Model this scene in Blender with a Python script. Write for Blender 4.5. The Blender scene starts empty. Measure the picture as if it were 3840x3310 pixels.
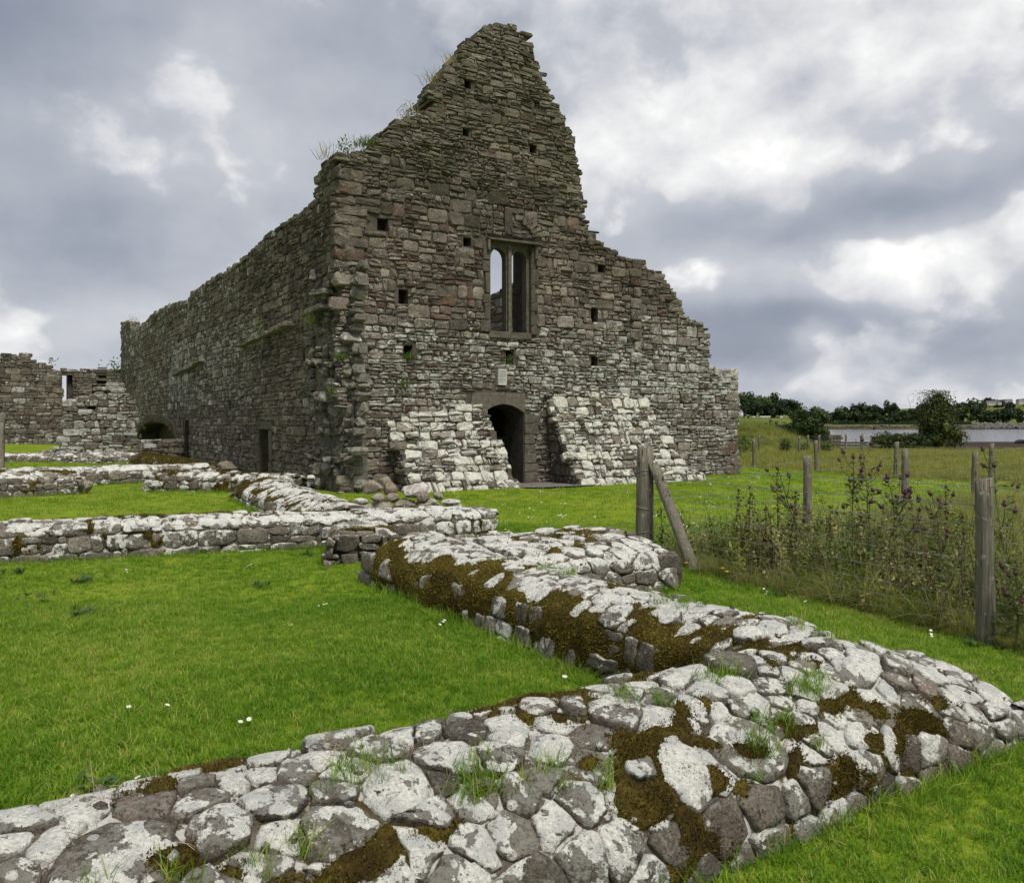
import bpy, bmesh, math, random
import numpy as np
from mathutils import Vector, Matrix, noise as mnoise, geometry as mgeo

# ------------------------------------------------------------------ camera, sky, sun, exposure
sc = bpy.context.scene
COL = sc.collection
R = math.radians
EYE = 1.6                      # eye height in metres
FPX = 3100.0                   # focal length in photograph pixels (3840 wide)
HZ = 1585.0                    # horizon row in the photograph
cam_d = bpy.data.cameras.new('camera'); cam = bpy.data.objects.new('camera', cam_d); COL.objects.link(cam)
cam.location = (0, 0, EYE); cam.rotation_euler = (R(90), 0, 0)
cam_d.sensor_fit = 'HORIZONTAL'; cam_d.sensor_width = 36.0; cam_d.lens = 36.0 * FPX / 3840.0
cam_d.shift_y = -(1655 - HZ) / 3840.0
cam_d.clip_start = 0.05; cam_d.clip_end = 9000
sc.camera = cam
sc.view_settings.view_transform = 'Standard'; sc.view_settings.look = 'None'
sc.view_settings.exposure = 1.32; sc.view_settings.gamma = 1.0; sc.view_settings.use_curve_mapping = False
sc.render.engine = 'CYCLES'
sc.cycles.use_denoising = True
sc.cycles.max_bounces = 5; sc.cycles.diffuse_bounces = 3; sc.cycles.transparent_max_bounces = 4
sc.cycles.sample_clamp_indirect = 4.0

SUN_DIR = Vector((0.28, -0.46, 0.88)).normalized()      # towards the sun
SUN_EL = math.asin(SUN_DIR.z); SUN_AZ = math.atan2(SUN_DIR.x, SUN_DIR.y)
sl = bpy.data.lights.new('sun', 'SUN'); sl.energy = 1.5; sl.angle = R(14); sl.color = (1.0, 0.96, 0.88)
so = bpy.data.objects.new('sun', sl); COL.objects.link(so)
so.rotation_euler = (-SUN_DIR).to_track_quat('-Z', 'Y').to_euler(); so.location = (20, -20, 40)

# ---- node helpers
def nd(nt, typ, ins=None, **props):
    n = nt.nodes.new(typ)
    for k, v in props.items(): setattr(n, k, v)
    for k, v in (ins or {}).items():
        s = n.inputs[k]
        if isinstance(v, bpy.types.NodeSocket): nt.links.new(v, s)
        else: s.default_value = v
    return n
def mth(nt, op, a, b=0.0, c=0.0, clamp=False):
    n = nd(nt, 'ShaderNodeMath', {0: a, 1: b, 2: c}, operation=op, use_clamp=clamp); return n.outputs[0]
def vmth(nt, op, a, b=(0, 0, 0), s=None):
    n = nd(nt, 'ShaderNodeVectorMath', {0: a, 1: b}, operation=op)
    if s is not None:
        if isinstance(s, bpy.types.NodeSocket): nt.links.new(s, n.inputs['Scale'])
        else: n.inputs['Scale'].default_value = s
    return n.outputs[0]
def nse(nt, vec, scale, detail=4.0, rough=0.55, dist=0.0, lac=2.0):
    n = nd(nt, 'ShaderNodeTexNoise', {'Vector': vec, 'Scale': scale, 'Detail': detail, 'Roughness': rough, 'Distortion': dist, 'Lacunarity': lac})
    return n.outputs[0]
def mr(nt, v, a, b, c=0.0, d=1.0, kind='SMOOTHSTEP'):
    n = nd(nt, 'ShaderNodeMapRange', {0: v, 1: a, 2: b, 3: c, 4: d}, interpolation_type=kind, clamp=True); return n.outputs[0]
def mix(nt, f, a, b, blend='MIX'):
    n = nd(nt, 'ShaderNodeMix', None, data_type='RGBA', blend_type=blend, clamp_factor=True)
    for sock, v in ((n.inputs[0], f), (n.inputs[6], a), (n.inputs[7], b)):
        if isinstance(v, bpy.types.NodeSocket): nt.links.new(v, sock)
        elif sock.type == 'RGBA': sock.default_value = (v[0], v[1], v[2], 1.0)
        else: sock.default_value = v
    return n.outputs[2]
def ramp(nt, f, stops, interp='LINEAR'):
    n = nd(nt, 'ShaderNodeValToRGB', {0: f}); r = n.color_ramp; r.interpolation = interp
    while len(r.elements) < len(stops): r.elements.new(0.5)
    for e, (p, c) in zip(r.elements, stops):
        e.position = p; e.color = (c[0], c[1], c[2], 1.0)
    return n.outputs[0]

# ---- world: Nishita sky almost wholly hidden by broken grey cloud
wd = bpy.data.worlds.new('World'); sc.world = wd; wd.use_nodes = True
wd.cycles.sampling_method = 'MANUAL'; wd.cycles.sample_map_resolution = 256
nt = wd.node_tree; nt.nodes.clear()
SKY_STRENGTH = 0.10
sky = nd(nt, 'ShaderNodeTexSky', sky_type='NISHITA', sun_disc=False, sun_elevation=SUN_EL, sun_rotation=SUN_AZ)
tc = nd(nt, 'ShaderNodeTexCoord').outputs['Generated']
sep = nd(nt, 'ShaderNodeSeparateXYZ', {0: tc})
zc = mth(nt, 'ADD', mth(nt, 'MAXIMUM', sep.outputs[2], 0.0), 0.16)
plane = nd(nt, 'ShaderNodeCombineXYZ', {0: mth(nt, 'DIVIDE', sep.outputs[0], zc), 1: mth(nt, 'DIVIDE', sep.outputs[1], zc), 2: 0.0}).outputs[0]
warp = nd(nt, 'ShaderNodeTexNoise', {'Vector': tc, 'Scale': 3.2, 'Detail': 2.0, 'Roughness': 0.55}).outputs['Color']
warp2 = nd(nt, 'ShaderNodeTexNoise', {'Vector': tc, 'Scale': 11.0, 'Detail': 2.0, 'Roughness': 0.6}).outputs['Color']
dirw = vmth(nt, 'ADD', tc, vmth(nt, 'SCALE', vmth(nt, 'SUBTRACT', warp, (0.5, 0.5, 0.5)), s=0.12))
dirw = vmth(nt, 'ADD', dirw, vmth(nt, 'SCALE', vmth(nt, 'SUBTRACT', warp2, (0.5, 0.5, 0.5)), s=0.05))
def sky_dir(px, py):
    v = Vector(((px - 1920) / FPX, 1.0, (HZ - py) / FPX)).normalized(); return v
# cloud banks: where in the sky, how wide, how much brighter or darker than the deck
banks = [(850, 400, .15, .12, .20), (300, 480, .20, .10, .10), (250, 900, .26, .12, -.24), (780, 820, .12, .14, .12), (600, 650, .2, .1, .06),
         (0, 0, .22, .16, -.42), (1300, 100, .5, .14, -.08), (2620, 640, .26, .10, .32), (3350, 470, .28, .14, .24), (3250, 100, .40, .14, .22), (2350, 380, .2, .12, .12),
         (2650, 800, .14, .06, .25), (3300, 770, .34, .055, -.34), (2560, 850, .10, .06, -.10), (2800, 1070, .16, .055, .34), (3560, 1010, .20, .09, .34),
         (3800, 930, .10, .07, .25), (2750, 1230, .20, .05, -.30), (3350, 1270, .36, .07, -.30), (3085, 1300, .06, .045, .42), (3300, 1480, .45, .03, .20), (3050, 1450, .06, .02, .2),
         (2700, 1400, .12, .04, -.30), (350, 1280, .30, .05, .22), (3500, 850, .12, .04, -.15)]
acc = None
for (px, py, sx, sz, w) in banks:
    c = sky_dir(px, py)
    mp = nd(nt, 'ShaderNodeMapping', {'Vector': dirw, 'Location': (-c.x / sx, -c.y / sx, -c.z / sz), 'Scale': (1 / sx, 1 / sx, 1 / sz)}, vector_type='POINT')
    g = nd(nt, 'ShaderNodeTexGradient', {0: mp.outputs[0]}, gradient_type='SPHERICAL').outputs[1]
    t = mth(nt, 'MULTIPLY', mr(nt, g, 0.0, 0.9), w)
    acc = t if acc is None else mth(nt, 'ADD', acc, t)
n1 = nse(nt, plane, 0.75, 5.0, 0.55)
q3 = vmth(nt, 'MULTIPLY', vmth(nt, 'ADD', tc, vmth(nt, 'SCALE', vmth(nt, 'SUBTRACT', warp2, (0.5, 0.5, 0.5)), s=0.03)), (1, 1, 1.35))
n2 = nse(nt, q3, 5.2, 7.0, 0.50)
n2u = nse(nt, vmth(nt, 'ADD', q3, (0.012, -0.010, 0.05)), 5.2, 7.0, 0.50)       # the same deck sampled towards the light
relief = mth(nt, 'SUBTRACT', n2, n2u)
b = mth(nt, 'ADD', 0.50, mth(nt, 'MULTIPLY', mth(nt, 'SUBTRACT', n1, 0.5), 0.36))
b = mth(nt, 'ADD', b, mth(nt, 'MULTIPLY', acc, 0.68))
heap = mr(nt, mth(nt, 'ADD', n2, mth(nt, 'MULTIPLY', acc, 0.28)), 0.50, 0.575)            # edges of the cumulus heads
b = mth(nt, 'ADD', b, mth(nt, 'MULTIPLY', mth(nt, 'SUBTRACT', heap, 0.5), mr(nt, acc, -0.1, 0.3, 0.09, 0.22)))
b = mth(nt, 'ADD', b, mth(nt, 'MULTIPLY', relief, mth(nt, 'MULTIPLY_ADD', heap, 1.5, 0.5)))
b = mth(nt, 'ADD', b, mth(nt, 'MULTIPLY', mth(nt, 'SUBTRACT', nse(nt, q3, 14.0, 6.0, 0.6), 0.5), mth(nt, 'MULTIPLY_ADD', heap, 0.26, 0.12)))
b = mth(nt, 'MULTIPLY_ADD', b, 0.90, 0.035)
cl = ramp(nt, b, [(0.0, (.085, .098, .128)), (.25, (.140, .154, .184)), (.46, (.205, .216, .240)), (.62, (.265, .272, .288)), (.78, (.325, .328, .333)), (.94, (.385, .386, .384)), (1.0, (.425, .424, .418))])
cl = vmth(nt, 'SCALE', cl, s=0.97 / SKY_STRENGTH)
thin = mr(nt, b, 0.02, 0.25, 0.14, 0.01)
skc = mix(nt, thin, cl, vmth(nt, 'SCALE', sky.outputs[0], s=0.5))
bg = nd(nt, 'ShaderNodeBackground', {'Color': skc, 'Strength': SKY_STRENGTH})
nd(nt, 'ShaderNodeOutputWorld', {0: bg.outputs[0]})

# ------------------------------------------------------------------ object helpers
BASE = {}
def root_loc(o):
    while o is not None and o.name not in BASE: o = o.parent
    return BASE[o.name] if o is not None else Vector((0, 0, 0))
def tag(o, label=None, cat=None, group=None, kind=None):
    if label: o['label'] = label
    if cat: o['category'] = cat
    if group: o['group'] = group
    if kind: o['kind'] = kind
    return o
def thing(name, label, cat, loc=(0, 0, 0), group=None):
    o = bpy.data.objects.new(name, None); COL.objects.link(o); o.location = loc; o.empty_display_size = 0.2
    BASE[o.name] = Vector(loc)
    return tag(o, label, cat, group)
def mesh_data(name, V, F, mat, attr=None, smooth=False):
    me = bpy.data.meshes.new(name)
    V = np.asarray(V, dtype=float)
    me.from_pydata(V.tolist(), [], F)
    if attr is not None:
        a = me.color_attributes.new('st', 'FLOAT_COLOR', 'POINT')
        A = np.asarray(attr, dtype=np.float32)
        if A.ndim == 1: A = np.tile(A, (len(V), 1))
        a.data.foreach_set('color', A.ravel())
    if smooth: me.polygons.foreach_set('use_smooth', np.ones(len(me.polygons), dtype=bool))
    if mat: me.materials.append(mat)
    return me
def obj(name, V, F, mat, parent=None, attr=None, smooth=False):
    """one mesh object; V in world metres"""
    V = np.asarray(V, dtype=float)
    if parent is not None:
        V = V - np.array(root_loc(parent))
    o = bpy.data.objects.new(name, mesh_data(name, V, F, mat, attr, smooth)); COL.objects.link(o)
    o.parent = parent
    return o
class MB:
    """collects pieces into one mesh"""
    def __init__(s): s.V = []; s.F = []; s.A = []; s.n = 0
    def add(s, V, F, a=None):
        V = np.asarray(V, dtype=float); o = s.n
        s.V.append(V); s.F.extend([tuple(i + o for i in f) for f in F]); s.n += len(V)
        if a is not None:
            a = np.asarray(a, dtype=np.float32); s.A.append(np.tile(a, (len(V), 1)) if a.ndim == 1 else a)
    def build(s, name, mat, parent=None, smooth=False):
        if not s.n: return None
        return obj(name, np.vstack(s.V), s.F, mat, parent, np.vstack(s.A) if s.A else None, smooth)
def box(c, sx, sy, sz, ax=None, ay=None, az=None):
    """box from its centre, half sizes along three axes"""
    ax = np.array(ax if ax is not None else (1, 0, 0), float); ay = np.array(ay if ay is not None else (0, 1, 0), float); az = np.array(az if az is not None else (0, 0, 1), float)
    c = np.array(c, float); V = []
    for k in (-1, 1):
        for (i, j) in ((-1, -1), (1, -1), (1, 1), (-1, 1)): V.append(c + ax * sx * i + ay * sy * j + az * sz * k)
    return np.array(V), [(3, 2, 1, 0), (4, 5, 6, 7), (0, 1, 5, 4), (1, 2, 6, 5), (2, 3, 7, 6), (3, 0, 4, 7)]
def tube(pts, rad, n=6, cap=True):
    pts = np.array(pts, float); rad = np.broadcast_to(np.array(rad, float), (len(pts),)); V = []; F = []
    for i, p in enumerate(pts):
        t = pts[min(i + 1, len(pts) - 1)] - pts[max(i - 1, 0)]; t = t / (np.linalg.norm(t) + 1e-9)
        a = np.cross(t, (0, 0, 1.0)) if abs(t[2]) < .9 else np.cross(t, (0, 1.0, 0)); a /= np.linalg.norm(a) + 1e-9; bb = np.cross(t, a)
        for k in range(n):
            th = 2 * math.pi * k / n; V.append(p + rad[i] * (math.cos(th) * a + math.sin(th) * bb))
    for i in range(len(pts) - 1):
        for k in range(n):
            k2 = (k + 1) % n; F.append((i * n + k, i * n + k2, (i + 1) * n + k2, (i + 1) * n + k))
    if cap: F.append(tuple(range(n))[::-1]); F.append(tuple((len(pts) - 1) * n + k for k in range(n)))
    return np.array(V), F

# axes of the church: G runs along the gable (away to the right), S along the nave (away to the left)
GV = np.array((0.850, 0.526, 0.0)); GV /= np.linalg.norm(GV)
SV = np.array((-GV[1], GV[0], 0.0)); ZV = np.array((0, 0, 1.0))
CORNER = np.array((-4.03, 18.88, 0.0))
GC = float(GV @ CORNER); SC = float(SV @ CORNER)
def gs(g, s, z=0.0): return g * GV + s * SV + np.array((0, 0, z))
def gpl(px, py):      # a sighting on the gable plane -> (along, up) in metres
    d = np.array(((px - 1920) / FPX, 1.0, (HZ - py) / FPX)); k = SC / float(SV[:2] @ d[:2])
    return float(GV[:2] @ d[:2]) * k - GC, EYE + d[2] * k
def spl(px, py):      # the same on the nave wall
    d = np.array(((px - 1920) / FPX, 1.0, (HZ - py) / FPX)); k = GC / float(GV[:2] @ d[:2])
    return float(SV[:2] @ d[:2]) * k - SC, EYE + d[2] * k
def grd(px, py, z=0.0):   # a sighting on level ground at height z
    Y = (EYE - z) * FPX / (py - HZ); return np.array(((px - 1920) / FPX * Y, Y, z))
def map_gable(uvd): return CORNER + uvd[:, 0:1] * GV + uvd[:, 1:2] * ZV - uvd[:, 2:3] * SV
def map_side(uvd): return CORNER + uvd[:, 0:1] * SV + uvd[:, 1:2] * ZV - uvd[:, 2:3] * GV
def map_plane(o, a, n):
    o = np.array(o, float); a = np.array(a, float); n = np.array(n, float)
    return lambda uvd: o + uvd[:, 0:1] * a + uvd[:, 1:2] * ZV + uvd[:, 2:3] * n

# ------------------------------------------------------------------ materials
def new_mat(name):
    m = bpy.data.materials.new(name); m.use_nodes = True; m.node_tree.nodes.clear(); return m, m.node_tree
def finish(nt, col, rough=0.9, bump=None, bstr=0.3, bdist=0.02, spec=0.2, metal=0.0):
    ins = {'Base Color': col, 'Roughness': rough, 'Metallic': metal, 'Specular IOR Level': spec}
    if not isinstance(col, bpy.types.NodeSocket): ins['Base Color'] = (col[0], col[1], col[2], 1)
    p = nd(nt, 'ShaderNodeBsdfPrincipled', ins)
    if bump is not None:
        bn = nd(nt, 'ShaderNodeBump', {'Height': bump, 'Strength': bstr, 'Distance': bdist}); nt.links.new(bn.outputs[0], p.inputs['Normal'])
    nd(nt, 'ShaderNodeOutputMaterial', {0: p.outputs[0]})
    return p
def stone_mat(name, palette, lich_col=(.50, .49, .44), bias=0.0, up=0.0, scale=4.5, streak=False, moss=0.0, spots=True, fine=1.0, bump=0.5, broad=0.0, rust=True):
    """weathered rubble; the attribute st holds hue, lichen, value and algae for each stone"""
    m, nt = new_mat(name)
    at = nd(nt, 'ShaderNodeAttribute', attribute_name='st'); s = nd(nt, 'ShaderNodeSeparateColor', {0: at.outputs['Color']})
    hue, lic, val, alg = s.outputs[0], s.outputs[1], s.outputs[2], at.outputs['Alpha']
    geo = nd(nt, 'ShaderNodeNewGeometry'); pos = geo.outputs['Position']
    nz = nd(nt, 'ShaderNodeSeparateXYZ', {0: geo.outputs['Normal']}).outputs[2]
    lp = pos
    if streak: lp = vmth(nt, 'MULTIPLY', pos, (1.9, 1.9, 0.55))
    col = ramp(nt, hue, palette)
    nA = nse(nt, pos, 6.0 * fine, 6.0, 0.65); nB = nse(nt, pos, 38.0 * fine, 5.0, 0.7); nC = nse(nt, pos, 0.8, 3.0, 0.5)
    k = mth(nt, 'MULTIPLY', mr(nt, nA, .3, .7, .55, 1.4, 'LINEAR'), mr(nt, nB, .3, .7, .45, 1.55, 'LINEAR'))
    k = mth(nt, 'MULTIPLY', k, mth(nt, 'MULTIPLY_ADD', val, 1.0, 0.5))
    k = mth(nt, 'MULTIPLY', k, mr(nt, nC, .3, .7, .78, 1.2, 'LINEAR'))
    col = vmth(nt, 'SCALE', col, s=k)
    # algae
    col = mix(nt, mth(nt, 'MULTIPLY', alg, mr(nt, nse(nt, pos, 3.0, 5, .6), .35, .65, .15, .75)), col, (.085, .088, .036))
    nD = nse(nt, pos, 12.0 * fine, 5, .72)
    # black crust lichen
    col = mix(nt, mth(nt, 'MULTIPLY', mr(nt, nD, .57, .62), .75), col, (.03, .026, .022))
    # lichen: thin grey film, then thick pale crust with ragged edge, freckled and pitted
    lv = mth(nt, 'ADD', mth(nt, 'MULTIPLY', mth(nt, 'SUBTRACT', lic, .5), .62), bias)
    if up: lv = mth(nt, 'ADD', lv, mth(nt, 'MULTIPLY', mr(nt, nz, -.2, .95, -1, 1, 'LINEAR'), up))
    if broad: lv = mth(nt, 'ADD', lv, mth(nt, 'MULTIPLY', mth(nt, 'SUBTRACT', nse(nt, pos, 1.9, 3, .6), .5), broad))
    g1 = mth(nt, 'ADD', nse(nt, lp, scale * 2.3, 6, .72, .2), lv)
    col = mix(nt, mth(nt, 'MULTIPLY', mr(nt, g1, .54, .62), .8), col, mix(nt, nB, (.15, .142, .122), (.36, .345, .30)))
    w1 = mth(nt, 'ADD', nse(nt, lp, scale, 9, .68, .2), lv)
    wm = mr(nt, w1, .605, .625)
    lc = mix(nt, mr(nt, nB, .34, .66, kind='LINEAR'), tuple(k * .62 for k in lich_col), tuple(k * 1.08 for k in lich_col))
    lc = mix(nt, mr(nt, nA, .46, .60), lc, (lich_col[0] * .66, lich_col[1] * .68, lich_col[2] * .70))
    col = mix(nt, wm, col, lc)
    if spots:
        vo = nd(nt, 'ShaderNodeTexVoronoi', {'Vector': lp, 'Scale': 13.0 * fine ** .5}, feature='F1')
        rc = nd(nt, 'ShaderNodeSeparateColor', {0: vo.outputs['Color']}).outputs[0]
        th = mr(nt, mth(nt, 'ADD', rc, mth(nt, 'MULTIPLY', lv, 1.2)), .55, 1.15, 0.0, .36, 'LINEAR')
        sm = mth(nt, 'LESS_THAN', mth(nt, 'ADD', vo.outputs['Distance'], mth(nt, 'MULTIPLY_ADD', nB, .3, -.15)), th)
        col = mix(nt, mth(nt, 'MULTIPLY', sm, .8), col, lc)
    # dark flecks and pits in the crust
    col = mix(nt, mth(nt, 'MULTIPLY', mr(nt, nse(nt, pos, 30 * fine, 4, .75), .585, .63), .7), col, (.05, .043, .036))
    if rust: col = mix(nt, mr(nt, nse(nt, vmth(nt, 'ADD', pos, (5, 2, 9)), 5.0, 6, .7), .70, .73, 0, .7), col, (.22, .12, .03))
    if moss:
        mm = mth(nt, 'ADD', nse(nt, pos, 3.2, 7, .65), mth(nt, 'MULTIPLY', mr(nt, nz, 0, 1, -.5, .5, 'LINEAR'), .05))
        col = mix(nt, mr(nt, mm, .66 - moss, .70 - moss), col, mix(nt, nB, (.045, .032, .012), (.15, .12, .03)))
    h = mth(nt, 'ADD', mth(nt, 'MULTIPLY', nA, 1.0), mth(nt, 'ADD', mth(nt, 'MULTIPLY', nB, .45), mth(nt, 'MULTIPLY', wm, .10)))
    finish(nt, col, .92, h, bump, 0.05, .15)
    return m
PAL_CHURCH = [(0.0, (.062, .052, .043)), (.22, (.108, .091, .074)), (.45, (.152, .130, .104)), (.62, (.180, .156, .126)), (.78, (.138, .112, .095)), (.9, (.098, .066, .050)), (1.0, (.112, .070, .052))]
PAL_LOW = [(0.0, (.10, .087, .070)), (.3, (.155, .135, .108)), (.6, (.20, .178, .143)), (.8, (.175, .143, .114)), (1.0, (.14, .114, .094))]
M_CHURCH = stone_mat('gable_rubble', PAL_CHURCH, bias=-.02, scale=5.0, up=.05)
M_SIDE = stone_mat('side_wall_rubble', PAL_CHURCH, lich_col=(.46, .445, .42), bias=.01, scale=3.2, streak=True, spots=False)
M_BUTT = stone_mat('lichen_white_rubble', PAL_CHURCH, lich_col=(.62, .60, .52), bias=.035, scale=5.0, up=.06)
M_LOW = stone_mat('low_wall_stone', PAL_LOW, lich_col=(.80, .78, .71), bias=.022, scale=9.0, up=.085, fine=1.7, bump=1.0, broad=.42)
M_DRESS = stone_mat('dressed_stone', [(0, (.09, .08, .064)), (1, (.12, .105, .085))], bias=-.14, scale=4, spots=False, fine=1.6, bump=.25)
M_ROCK = stone_mat('loose_rock', [(0, (.20, .165, .12)), (.5, (.24, .215, .17)), (1, (.28, .26, .22))], lich_col=(.6, .55, .5), bias=-.08, scale=4, up=.08, fine=1.4)
M_RUBBLE = stone_mat('broken_core', [(0, (.115, .105, .09)), (1, (.20, .185, .16))], bias=-.06, scale=4, spots=False)
def mortar_mat(name, a, b, lich=.0, moss=.0, up=0.0):
    m, nt = new_mat(name); geo = nd(nt, 'ShaderNodeNewGeometry'); pos = geo.outputs['Position']
    nz = nd(nt, 'ShaderNodeSeparateXYZ', {0: geo.outputs['Normal']}).outputs[2]
    n1 = nse(nt, pos, 5, 6, .65); n2 = nse(nt, pos, 45, 5, .7)
    col = mix(nt, mr(nt, n1, .3, .7), a, b); col = vmth(nt, 'SCALE', col, s=mr(nt, n2, .3, .7, .6, 1.35, 'LINEAR'))
    if lich:
        col = mix(nt, mr(nt, mth(nt, 'ADD', nse(nt, pos, 6, 8, .65), mth(nt, 'MULTIPLY', nz, up)), .62 - lich, .66 - lich), col, mix(nt, n2, (.36, .34, .31), (.58, .56, .52)))
    if moss:
        col = mix(nt, mr(nt, nse(nt, vmth(nt, 'ADD', pos, (7, 3, 1)), 3.4, 7, .65), .66 - moss, .70 - moss), col, mix(nt, n2, (.03, .02, .01), (.12, .09, .028)))
    finish(nt, col, .95, mth(nt, 'ADD', n1, mth(nt, 'MULTIPLY', n2, .5)), .8, .04, .1); return m
M_MORTAR = mortar_mat('church_mortar', (.060, .051, .041), (.120, .104, .083))
M_LOWMORT = mortar_mat('low_wall_mortar', (.055, .045, .034), (.15, .128, .10), lich=.085, moss=.08, up=.06)
def leaf_mat(name, c1, c2, c3=None, trans=.35, rough=.6, scale=.6, rnd=.5, patch=0.0):
    """leaf or blade: diffuse and translucent, tone varies from plant to plant"""
    m, nt = new_mat(name); geo = nd(nt, 'ShaderNodeNewGeometry'); oi = nd(nt, 'ShaderNodeObjectInfo')
    f = mth(nt, 'ADD', mth(nt, 'MULTIPLY', oi.outputs['Random'], rnd), mth(nt, 'MULTIPLY', nse(nt, geo.outputs['Position'], scale, 4, .6), 1 - rnd * .6))
    f = mth(nt, 'ADD', f, mth(nt, 'MULTIPLY', mth(nt, 'SUBTRACT', geo.outputs['Random Per Island'], .5), .55))
    if patch: f = mth(nt, 'ADD', f, mth(nt, 'MULTIPLY', mth(nt, 'SUBTRACT', nse(nt, geo.outputs['Position'], .45, 4, .65), .5), patch))
    st = [(.15, c1), (.75, c2)] + ([(.97, c3)] if c3 else [])
    col = ramp(nt, f, st)
    d = nd(nt, 'ShaderNodeBsdfPrincipled', {'Base Color': col, 'Roughness': rough, 'Specular IOR Level': .25})
    t = nd(nt, 'ShaderNodeBsdfTranslucent', {'Color': col})
    nd(nt, 'ShaderNodeOutputMaterial', {0: nd(nt, 'ShaderNodeMixShader', {0: trans, 1: d.outputs[0], 2: t.outputs[0]}).outputs[0]})
    return m
M_GRASS = leaf_mat('lawn_blade', (.060, .155, .008), (.190, .350, .014), (.43, .43, .10), .45, rnd=.65, patch=1.0)
M_WEED = leaf_mat('lawn_weed_leaf', (.035, .075, .018), (.06, .11, .03), None, .25)
M_ROUGH = leaf_mat('rough_grass_blade', (.08, .14, .02), (.23, .26, .04), (.46, .40, .17), .45, scale=1.5, rnd=.7)
M_STRAW = leaf_mat('seed_grass', (.20, .18, .06), (.36, .31, .14), (.46, .40, .22), .3, scale=1.0)
M_MEADOW = leaf_mat('meadow_blade', (.12, .165, .022), (.30, .30, .055), (.42, .37, .13), .45, scale=.25)
M_LEAF = leaf_mat('hawthorn_leaf', (.016, .030, .008), (.045, .065, .014), (.08, .10, .022), .25, scale=1.2)
M_SYC = leaf_mat('tree_leaf', (.022, .045, .008), (.06, .10, .016), (.10, .14, .025), .3, scale=.5)
M_FARLEAF = leaf_mat('far_tree_leaf', (.014, .026, .010), (.030, .050, .016), (.05, .072, .022), .15, scale=.06)
M_FARLEAFB = leaf_mat('far_tree_leaf_light', (.022, .040, .012), (.046, .072, .018), (.07, .10, .026), .15, scale=.06)
M_FARLEAF2 = leaf_mat('far_hill_leaf', (.022, .032, .024), (.036, .052, .034), None, .1, scale=.02)
M_THISTLE = leaf_mat('thistle_green', (.065, .09, .026), (.15, .17, .055), (.23, .22, .10), .35, scale=4)
M_DOCK = leaf_mat('dock_brown', (.035, .022, .012), (.075, .05, .02), (.09, .085, .03), .15, scale=5)
M_FERN = leaf_mat('wall_fern_leaf', (.05, .085, .012), (.10, .15, .025), (.16, .18, .05), .3, scale=3)
M_MOSS = leaf_mat('moss_tip', (.036, .022, .007), (.145, .112, .018), (.36, .32, .05), .25, scale=2.6, rnd=.2)
M_MOSSB = mortar_mat('moss_cushion', (.026, .017, .006), (.10, .074, .014))
M_DRYROOT = leaf_mat('dead_stem', (.16, .12, .07), (.30, .25, .17), None, .1, scale=9)
def plain(name, c, rough=.6, metal=0.0, spec=.3, vary=.25, sc_=12.0, bump=.15):
    m, nt = new_mat(name); pos = nd(nt, 'ShaderNodeNewGeometry').outputs['Position']; n = nse(nt, pos, sc_, 5, .6)
    col = vmth(nt, 'SCALE', nd(nt, 'ShaderNodeCombineColor', {0: c[0], 1: c[1], 2: c[2]}).outputs[0], s=mr(nt, n, .3, .7, 1 - vary, 1 + vary, 'LINEAR'))
    finish(nt, col, rough, n, bump, .01, spec, metal); return m
M_WIRE = plain('galvanised_wire', (.22, .225, .23), .5, .5)
M_IRON = plain('dark_iron', (.02, .019, .018), .6, .5)
M_GATE = plain('gate_steel', (.13, .135, .14), .5, .6)
M_SIGN = plain('sign_enamel', (.48, .48, .44), .4, vary=.08)
M_INK = plain('sign_ink', (.06, .065, .075), .6)
M_PURPLE = leaf_mat('thistle_purple', (.075, .008, .055), (.16, .018, .11), (.26, .03, .19), .2, scale=20)
M_BULB = leaf_mat('thistle_bulb', (.03, .02, .022), (.07, .05, .035), None, .05, scale=20)
M_PETAL = plain('daisy_petal', (.72, .72, .68), .6, vary=.05)
M_YELLOW = plain('flower_yellow', (.62, .42, .015), .6, vary=.1)
M_WOOL = plain('sheep_wool', (.60, .57, .48), .9)
M_FACE = plain('sheep_face', (.05, .045, .04), .8)
M_WHITE = plain('house_render', (.40, .395, .37), .8, vary=.06, sc_=.5)
M_ROOF = plain('house_slate', (.10, .095, .10), .7, sc_=.6)
M_GLASS = plain('house_window', (.03, .035, .04), .2, spec=.5)
M_BARK = plain('tree_bark', (.06, .048, .036), .9, bump=.5)
M_SHORE = plain('shore_boulder', (.105, .098, .088), .9, vary=.5, sc_=.8, bump=.5)
def wood_mat():
    m, nt = new_mat('weathered_post'); geo = nd(nt, 'ShaderNodeNewGeometry'); pos = geo.outputs['Position']
    sv = vmth(nt, 'MULTIPLY', pos, (1, 1, .06)); g = nse(nt, sv, 70, 6, .7, .4); l = nse(nt, pos, 9, 6, .65)
    col = ramp(nt, g, [(.25, (.045, .038, .026)), (.5, (.16, .145, .11)), (.75, (.30, .28, .23))])
    col = mix(nt, mr(nt, l, .54, .62, 0, .65), col, (.15, .155, .09))
    col = mix(nt, mr(nt, nse(nt, vmth(nt, 'ADD', pos, (3, 1, 2)), 14, 6, .7), .60, .66), col, (.33, .33, .29))
    col = mix(nt, mr(nt, nse(nt, sv, 26, 4, .5), .62, .68), col, (.02, .016, .012))
    finish(nt, col, .9, mth(nt, 'ADD', g, mth(nt, 'MULTIPLY', l, .4)), .7, .02, .15); return m
M_WOOD = wood_mat()
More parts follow.
